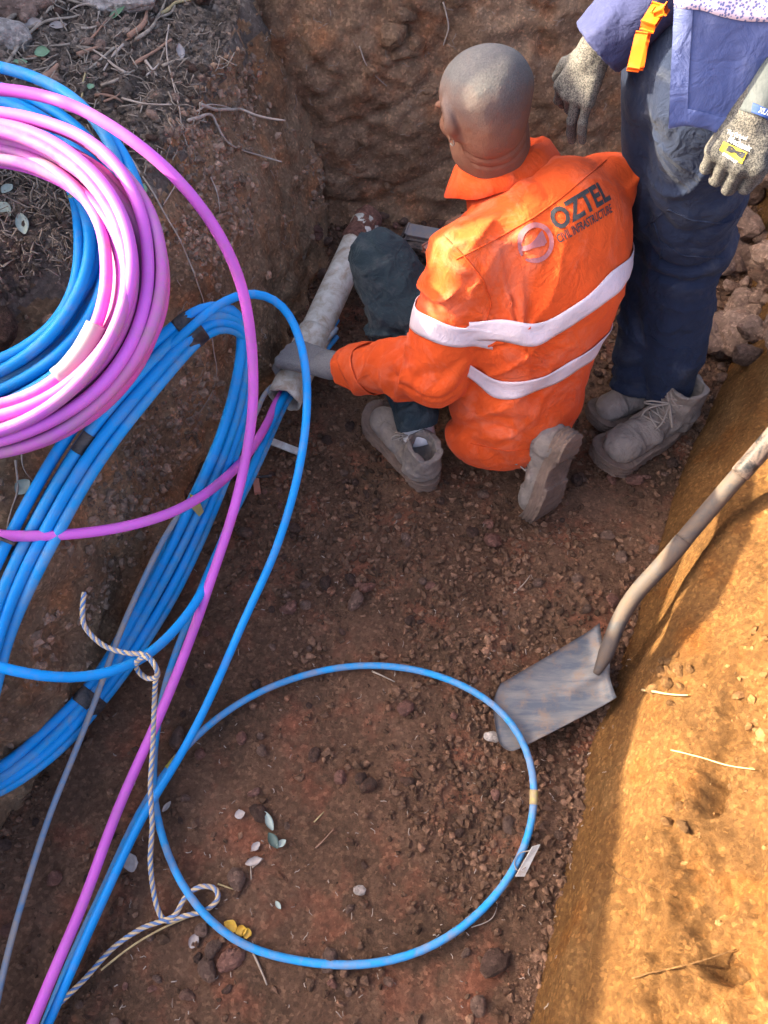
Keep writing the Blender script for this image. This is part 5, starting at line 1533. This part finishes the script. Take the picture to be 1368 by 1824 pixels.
# left hand wrapped over the pipe
pd_ = nrm(pb - pa); pipe_at = lambda t: pa + pd_ * t
kc = pipe_at(.105) + A(0, 0, pr + .012) - nrm(np.cross(pd_, UPV)) * .012
wrist = WL + (kc - WL) * .12
side_ = nrm(np.cross(pd_, UPV))
lhf, _ = hand_sdf(wrist, kc + A(-.012, 0, .006), A(-.02, -.05, -1), [(.75, .75, .6)] * 4, size=1.2, side=-1, thumb=[(.5, .6, .5), (.6, .1, .8)], thick=1.18, elbow=EL * .55 + WL * .45, rw=.029, re=.037)
skin2 = skin_mat('dusty_grey_hand', (tuple(A(0, 0, 1)), -.5), 2.1)
wr2 = WR; kn2 = WR + nrm(kf - UPV * .5) * .085
rhf, _ = hand_sdf(wr2, kn2, -UPV, [(.5, .5, .4)] * 4, side=1, elbow=WR + (ER - WR) * .4)
def inner_body(p):
    d = smins([cap_(p, PEL, CHE, .10, .11), cap_(p, CHE, UPC, .11, .09), cap_(p, SL * .85 + SR * .15, SR * .85 + SL * .15, .040, .040)], .04)
    d = smin(d, smin(cap_(p, SL, EL, .042, .038), cap_(p, EL, WL, .038, .029), .01), .02)
    d = smin(d, smin(cap_(p, SR, ER, .042, .036), cap_(p, ER, WR, .036, .028), .01), .02)
    for h_, k_, a_ in ((HIL, KNL, ANL), (HIR, KNR, ANR)):
        d = smin(d, smin(cap_(p, h_, k_, .070, .048), cap_(p, k_, a_, .046, .034), .01), .03)
    return d
def local(fn, p, lo, hi):
    m = ((p > lo) & (p < hi)).all(1); r = np.full(len(p), 1.0)
    if m.any(): r[m] = fn(p[m])
    return r
def body_fn(p):
    d = inner_body(p)
    d = smin(d, local(hfn, p, np.minimum(HDC, NB_) - .2, np.maximum(HDC, NB_) + .18), .01)
    d = smin(d, local(lhf, p, np.minimum(wrist, kc) - .2, np.maximum(wrist, kc) + .2), .004)
    return smin(d, local(rhf, p, np.minimum(wr2, kn2) - .17, np.maximum(wr2, kn2) + .17), .004)
pts_ = [PEL, SL, SR, HDC, WL, WR, KNL, KNR, ANL, ANR, kc, kn2]
bod = sdf_mesh('body', body_fn, np.minimum.reduce(pts_) - .16, np.maximum.reduce(pts_) + .15, .0034, skin1, km, 2)
bod.data.materials.append(skin2)
cc = np.empty(len(bod.data.polygons) * 3); bod.data.polygons.foreach_get('center', cc); cc = cc.reshape(-1, 3)
bod.data.polygons.foreach_set('material_index', (np.linalg.norm(cc - (wrist + kc) / 2, axis=1) < .17).astype(np.int32))
# earring: a small open hoop at the left ear lobe
ec = HDC - hrv * .079 - hfv * .002 - huv * .060
tt = np.linspace(.4, 5.9, 24)
tube('earring', ec + .0075 * (np.cos(tt)[:, None] * hfv + np.sin(tt)[:, None] * huv), .0013, M['metal'], km, 6)

# ------------------------------------------------------------------ the standing worker
sm_ = empty('person', tuple(at(1130, 770, .02)))
tag(sm_, 'standing worker in dark blue trousers, blue shirt and grey knit gloves', 'person')
sf = nrm(A(-.66, -.75, 0)); sr = A(sf[1], -sf[0], 0)         # facing; his right hand side
hipL, knL, anL = at(1270, 180, .92), at(1228, 430, .53), at(1188, 690, .13)
hipR, knR, anR = at(1212, 150, .90) + A(0, .03, 0), at(1188, 440, .46), at(1132, 672, .11)
def leg_fn(p):
    def one(h, k, a, sd):
        d = smin(cap_(p, h, k, .104, .090), cap_(p, k, a, .087, .066), .04)
        l = p - k; ax = nrm(a - k)
        f = .010 * ridge(np.stack([l @ ax * 10 + vn(p, 6, sd) * 1.4, l[:, 0] * 3.5, l[:, 1] * 3.5], -1), 1, sd) * np.exp(-(np.abs(l @ ax) / .22) ** 2)
        f = f + .009 * ridge(np.stack([(p - a) @ ax * 18 + vn(p, 8, sd + 1), l[:, 0] * 3, l[:, 1] * 3], -1), 1, sd + 2) * np.exp(-((p - a) @ ax / .10) ** 2)
        f = f - .008 * crease(np.stack([l @ ax * 7 + 1.5 * vn(p, 4, sd), l[:, 0] * 3, l[:, 1] * 3], -1), sd + 5) - .004 * crease(p * A(9, 9, 5) + vn(p, 5, sd)[:, None], sd + 6)
        return d + f + .005 * ridge(p * A(1.3, 1.3, .6), 11, sd + 3)
    dL = one(hipL, knL, anL, 101); dR = one(hipR, knR, anR, 121)
    # knee patches stand a little proud
    q = p - knL; pt = np.abs(q @ nrm(anL - knL) - .07) - .12
    hb = (hipL + hipR) / 2 - sf * .03; pel = cap_(p, hb + A(-.03, 0, .06), hb + A(.03, 0, .06), .098, .098)
    d = smin(np.where(pt < 0, dL - .003, dL), dR, .012); d = smin(d, pel, .04)
    d = d + .0015 * fbm(p, 30, 2, 9)
    for a, k in ((anL, knL), (anR, knR)):
        ax = nrm(a - k); near = np.linalg.norm(p - a, axis=1) < .13
        d = np.where(near, np.maximum(d, (p - a) @ ax - .03), d)
    return d
tr_ = sdf_mesh('trousers', leg_fn, np.minimum.reduce([anL, anR, hipL, hipR]) - .2, np.maximum.reduce([anL, anR, hipL, hipR]) + .22, .0065, M['navy'], sm_)
TB = bvh_of(tr_)
seam('knee_patch_seam', lerp_px([(1150, 405), (1190, 372), (1230, 392), (1290, 398), (1335, 378)], 26), .0022, M['navy'], tr_, TB)
seam('knee_patch_seam', lerp_px([(1165, 395), (1180, 440), (1172, 480)], 14), .0022, M['navy'], tr_, TB)
seam('knee_patch_seam', lerp_px([(1175, 428), (1215, 455), (1290, 460)], 18), .0022, M['navy'], tr_, TB)
seam('knee_patch_seam', lerp_px([(1160, 600), (1190, 620), (1240, 622)], 16), .0022, M['navy'], tr_, TB)
hl, tl = at(1222, 745, .012), at(1062, 842, .012)
boot(sm_, hl + A(.0, .02, 0), tl, A(.03, 0, 1), .145, 'nearer dusty laced boot, pointing at the kneeling man', side=1)
h2, t2 = at(1168, 712, .012) + A(.05, .03, 0), at(1092, 748, .012)
boot(sm_, h2, h2 + nrm(t2 - h2 + A(0, .02, 0)) * .285, A(.0, 0, 1), .145, 'farther dusty boot, half hidden behind the orange shirt', side=-1)
# torso, upper shirt
hc = (hipL + hipR) / 2 - sf * .05; chest = hc + sf * .15 + A(0, 0, .45); shl = chest - sr * .19 + A(0, 0, .10); shr = chest + sr * .19 + A(0, 0, .10)
elR, wrR = at(1215, -60, 1.10) + A(0, .02, 0), at(1060, 92, .965)
elL, wrL = shl + A(.10, -.06, -.28), at(1360, 182, 1.05)
def top_fn(p):
    d = smin(ecap(p, hc + A(0, 0, .12), chest, .115, .175, sf, .72), ecap(p, chest, (shl + shr) / 2, .17, .10, sf, .7), .05)
    d = smin(d, cap_(p, shl, shr, .065, .065), .05)
    d = smin(d, smin(cap_(p, shr, elR, .070, .066), cap_(p, elR, wrR, .064, .060), .03), .02)
    d = smin(d, cap_(p, shl, elL * .5 + shl * .5, .072, .085), .02)
    d = d + .007 * ridge(p * A(1, 1, .8), 8, 141) + .003 * fbm(p, 20, 3, 5)
    cut = (p - wrR) @ nrm(wrR - elR) + .005
    return np.where(np.linalg.norm(p - wrR, axis=1) < .09, np.maximum(d, cut), d)
sht = sdf_mesh('shirt', top_fn, np.minimum.reduce([hc, shl, shr, elR, wrR]) - .2, np.maximum.reduce([hc, shl, shr, elR, wrR, elL]) + .2, .0075, M['shirt_shaded'], sm_)
# sleeve rolled edge, open front panel of the shirt
def sheet_quad(name, grid, mat, parent, fold, th=.0035, n=(40, 50)):
    c = [np.array(q, float) for q in grid]            # tl, tr, bl, br
    G = np.empty((n[1], n[0], 3))
    for j in range(n[1]):
        for i in range(n[0]):
            s, t = i / (n[0] - 1), j / (n[1] - 1)
            p = (c[0] * (1 - s) + c[1] * s) * (1 - t) + (c[2] * (1 - s) + c[3] * s) * t
            G[j, i] = p + fold(s, t)
    return ribbon(name, G, mat, parent, th), G
tl_, tr2 = chest + sf * .135 + sr * .07 + A(0, 0, .03), chest + sf * .07 - sr * .17 + A(0, 0, .03)
bl_, br_ = at(1194, 227, 1.02), at(1400, 212, 1.0)
def pfold(s, t):
    q = A(s * 2.2, t * .8, 0)[None]
    return sf * (.020 * math.sin(s * 2.6) + .010 * vn(q, 1.6, 7)[0] + .005 * vn(A(s * 5, t * 3, 0)[None], 1.5, 8)[0]) + A(0, 0, .004) * math.sin(s * 9)
pn_, G_ = sheet_quad('shirt_front', (tl_, tr2, bl_, br_), M['shirt_blue'], sht, pfold)
# placket: a narrow doubled strip along the open edge, and a turned hem
dn_ = nrm(np.cross(G_[0, -1] - G_[0, 0], G_[-1, 0] - G_[0, 0])); dn_ = dn_ if dn_ @ (A(0, 0, CH) - G_[20, 20]) > 0 else -dn_
ribbon('placket', G_[:, :7][::1] + dn_ * .003 + np.array([A(0, 0, .0012) * vn(A(0, j * .9, 0)[None], 1, 3)[0] for j in range(G_.shape[0])])[:, None], M['shirt_blue'], pn_, .002)
ribbon('hem', G_[-4:, :] + dn_ * .0028, M['shirt_blue'], pn_, .002)
# the hi-vis band with its dot pattern across the top
m_, nt_, b_ = new_mat('perforated_reflective'); v_ = coord(nt_)
vd = voro(nt_, v_, 230); dots = ramp(nt_, vd, [(.36, 0), (.44, 1)])
c_ = mix(nt_, dots, (.16, .18, .38), (.78, .62, .72)); nt_.links.new(c_, b_.inputs['Base Color']); b_.inputs['Roughness'].default_value = .5
jb = [j for j in range(G_.shape[0])]
def row_v(q):
    rel = q - A(0, 0, CH); return 912 - FPX * (rel @ A(0, ST, CT)) / (rel @ A(0, CT, -ST))
j1 = max(j for j in jb if row_v(G_[j, 10]) < 24)
ribbon('reflective_band', G_[j1 - 9:j1 + 1, :] + dn_ * .0034, m_, pn_, .0015)
elc = smooth_path(catmull([elR, wrR], .02), 0)
# arms, neck and head as one body
nk = (shl + shr) / 2; hd = nk + A(-.02, -.05, .20)
skin3 = skin_mat('dark_brown_skin', None)
hf3 = nrm(sf * .8 - UPV * .5); hu3 = nrm(sf * .5 + UPV * .8); hr3 = np.cross(hf3, hu3)
hfn3 = head_fn(hd, hf3, hu3, hr3, nk, .056)
def body3(p):
    d = smins([cap_(p, hc, chest, .07, .085), cap_(p, chest, nk, .08, .06), cap_(p, shl, shr, .04, .04)], .03)
    d = smin(d, smin(cap_(p, shl, elL, .050, .045), cap_(p, elL, wrL, .046, .029), .02), .02)
    d = smin(d, smin(cap_(p, shr, elR, .046, .040), cap_(p, elR, wrR, .040, .028), .02), .02)
    return smin(d, hfn3(p), .02)
pts_ = [hc, shl, shr, elL, wrL, elR, wrR, hd]
sdf_mesh('body', body3, np.minimum.reduce(pts_) - .15, np.maximum.reduce(pts_) + .17, .0055, skin3, sm_)
# gloves
kL = at(1306, 292, .975)
fL, (gd, gp, gs, gk, gsg) = hand_sdf(wrL, kL, nrm(A(.25, .55, -.45)), [(.85, 1.5, 1.0), (.85, 1.55, 1.0), (.85, 1.5, 1.0), (.8, 1.45, 1.0)], size=1.13, side=1, thumb=[(.85, .25, .35), (.9, -.05, .4)], thick=1.15, rw=.033)
gl = sdf_mesh('glove', fL, np.minimum(wrL, kL) - .13, np.maximum(wrL, kL) + .13, .0030, M['glove'], sm_, 2)
gl['label'] = 'closed grey knit glove with a yellow badge'
GB = bvh_of(gl)
cf = tube('cuff', catmull([wrL - gd * .052, wrL - gd * .03, wrL + gd * .008, wrL + gd * .020], .006), np.interp(np.linspace(0, 1, 13), [0, .5, 1], [.036, .0375, .034])[:len(catmull([wrL - gd * .052, wrL - gd * .03, wrL + gd * .008, wrL + gd * .020], .006))] if False else .0345, M['glovecuff'], gl, 24)
CBV = bvh_of(cf)
def badge(px, col, bv, parent, name='badge', lift=.0016):
    P_ = [on_shirt(u, v, lift, bv) for u, v in px]
    if any(q is None for q in P_): return None
    a, b, c, d = P_; n = 8; V = []
    pts = np.array(px, float); G = []
    for j in range(n):
        row = []
        for i in range(n):
            s, t = i / (n - 1), j / (n - 1)
            uv = (pts[0] * (1 - s) + pts[1] * s) * (1 - t) + (pts[3] * (1 - s) + pts[2] * s) * t
            q = on_shirt(*uv, lift, bv)
            row.append(q if q is not None else (a * (1 - s) + b * s) * (1 - t) + (d * (1 - s) + c * s) * t)
        G.append(row)
    return ribbon(name, np.array(G), col, parent, .0008)
def put_text(txt, a, b, c, mat, bv, parent, bold=.01, lift=.0026):
    A_, B_, C_ = on_shirt(*a, 0, bv), on_shirt(*b, 0, bv), on_shirt(*c, 0, bv)
    if A_ is None or B_ is None or C_ is None: return
    O, ex, ey, w, h = frame_px(a, b, c, bv)
    V, Fq = text_vf(txt, 1.0, bold=bold, cell=.4); lo, hi_ = V.min(0), V.max(0)
    V = (V - lo) / (hi_ - lo + 1e-9) * A(w, h, 0)
    surf_map(V, Fq, O, ex, ey, bv, mat, parent, 'lettering', lift)
badge([(1289, 252), (1331, 272), (1321, 292), (1281, 267)], M['print_yellow'], GB, gl)
put_text('Mechanix', (1296, 252), (1335, 270), (1300, 241), M['print_white'], GB, gl)
put_text('The Original', (1293, 240), (1328, 252), (1297, 230), M['print_white'], GB, gl, 0)
put_text('M', (1292, 268), (1322, 283), (1297, 257), M['print_black'], GB, gl, .05)
put_text('SPEEDKNIT', (1286, 275), (1312, 292), (1288, 270), M['print_white'], GB, gl, 0)
badge([(1342, 183), (1372, 196), (1372, 214), (1338, 200)], M['print_blue'], CBV, cf, 'size_label')
put_text('XL/10', (1350, 200), (1371, 208), (1352, 190), M['print_white'], CBV, cf)
kR = at(1022, 118, .93)
fR, _ = hand_sdf(wrR, wrR + nrm(kR - wrR + A(0, -.03, -.05)) * .083, nrm(A(.5, .5, -.3)), [(.75, .45, .2), (.9, .5, .3), (.35, .3, .2), (.2, .3, .2)], size=1.06, side=-1, spread=.25, thumb=[(.8, .8, .5), (.9, .3, .4)], thick=1.06, rw=.030)
g2 = sdf_mesh('glove', fR, wrR - .19, wrR + .17, .0030, M['glove'], sm_, 2); g2['label'] = 'open dusty grey glove hanging by the kneeling man'
# orange glove clip hanging at his hip
clip = empty('glove_clip', tuple(at(1150, 60, 1.06))); tag(clip, 'bright orange glove clip hanging at the standing worker hip', 'clip')
box_between('jaw', at(1128, 122, 1.06), at(1142, 62, 1.09), .014, .010, M['orange_clip'], clip)
box_between('jaw', at(1136, 120, 1.05), at(1147, 64, 1.08), .014, .010, M['orange_clip'], clip)
box_between('jaw', at(1154, 46, 1.10), at(1172, 16, 1.11), .018, .012, M['orange_clip'], clip)
box_between('jaw_tip', at(1166, 24, 1.11), at(1186, 16, 1.12), .012, .010, M['orange_clip'], clip)
tube('strap', np.array([at(1146, 64, 1.085), at(1151, 54, 1.09), at(1156, 42, 1.10)]), .003, M['black'], clip, 6)
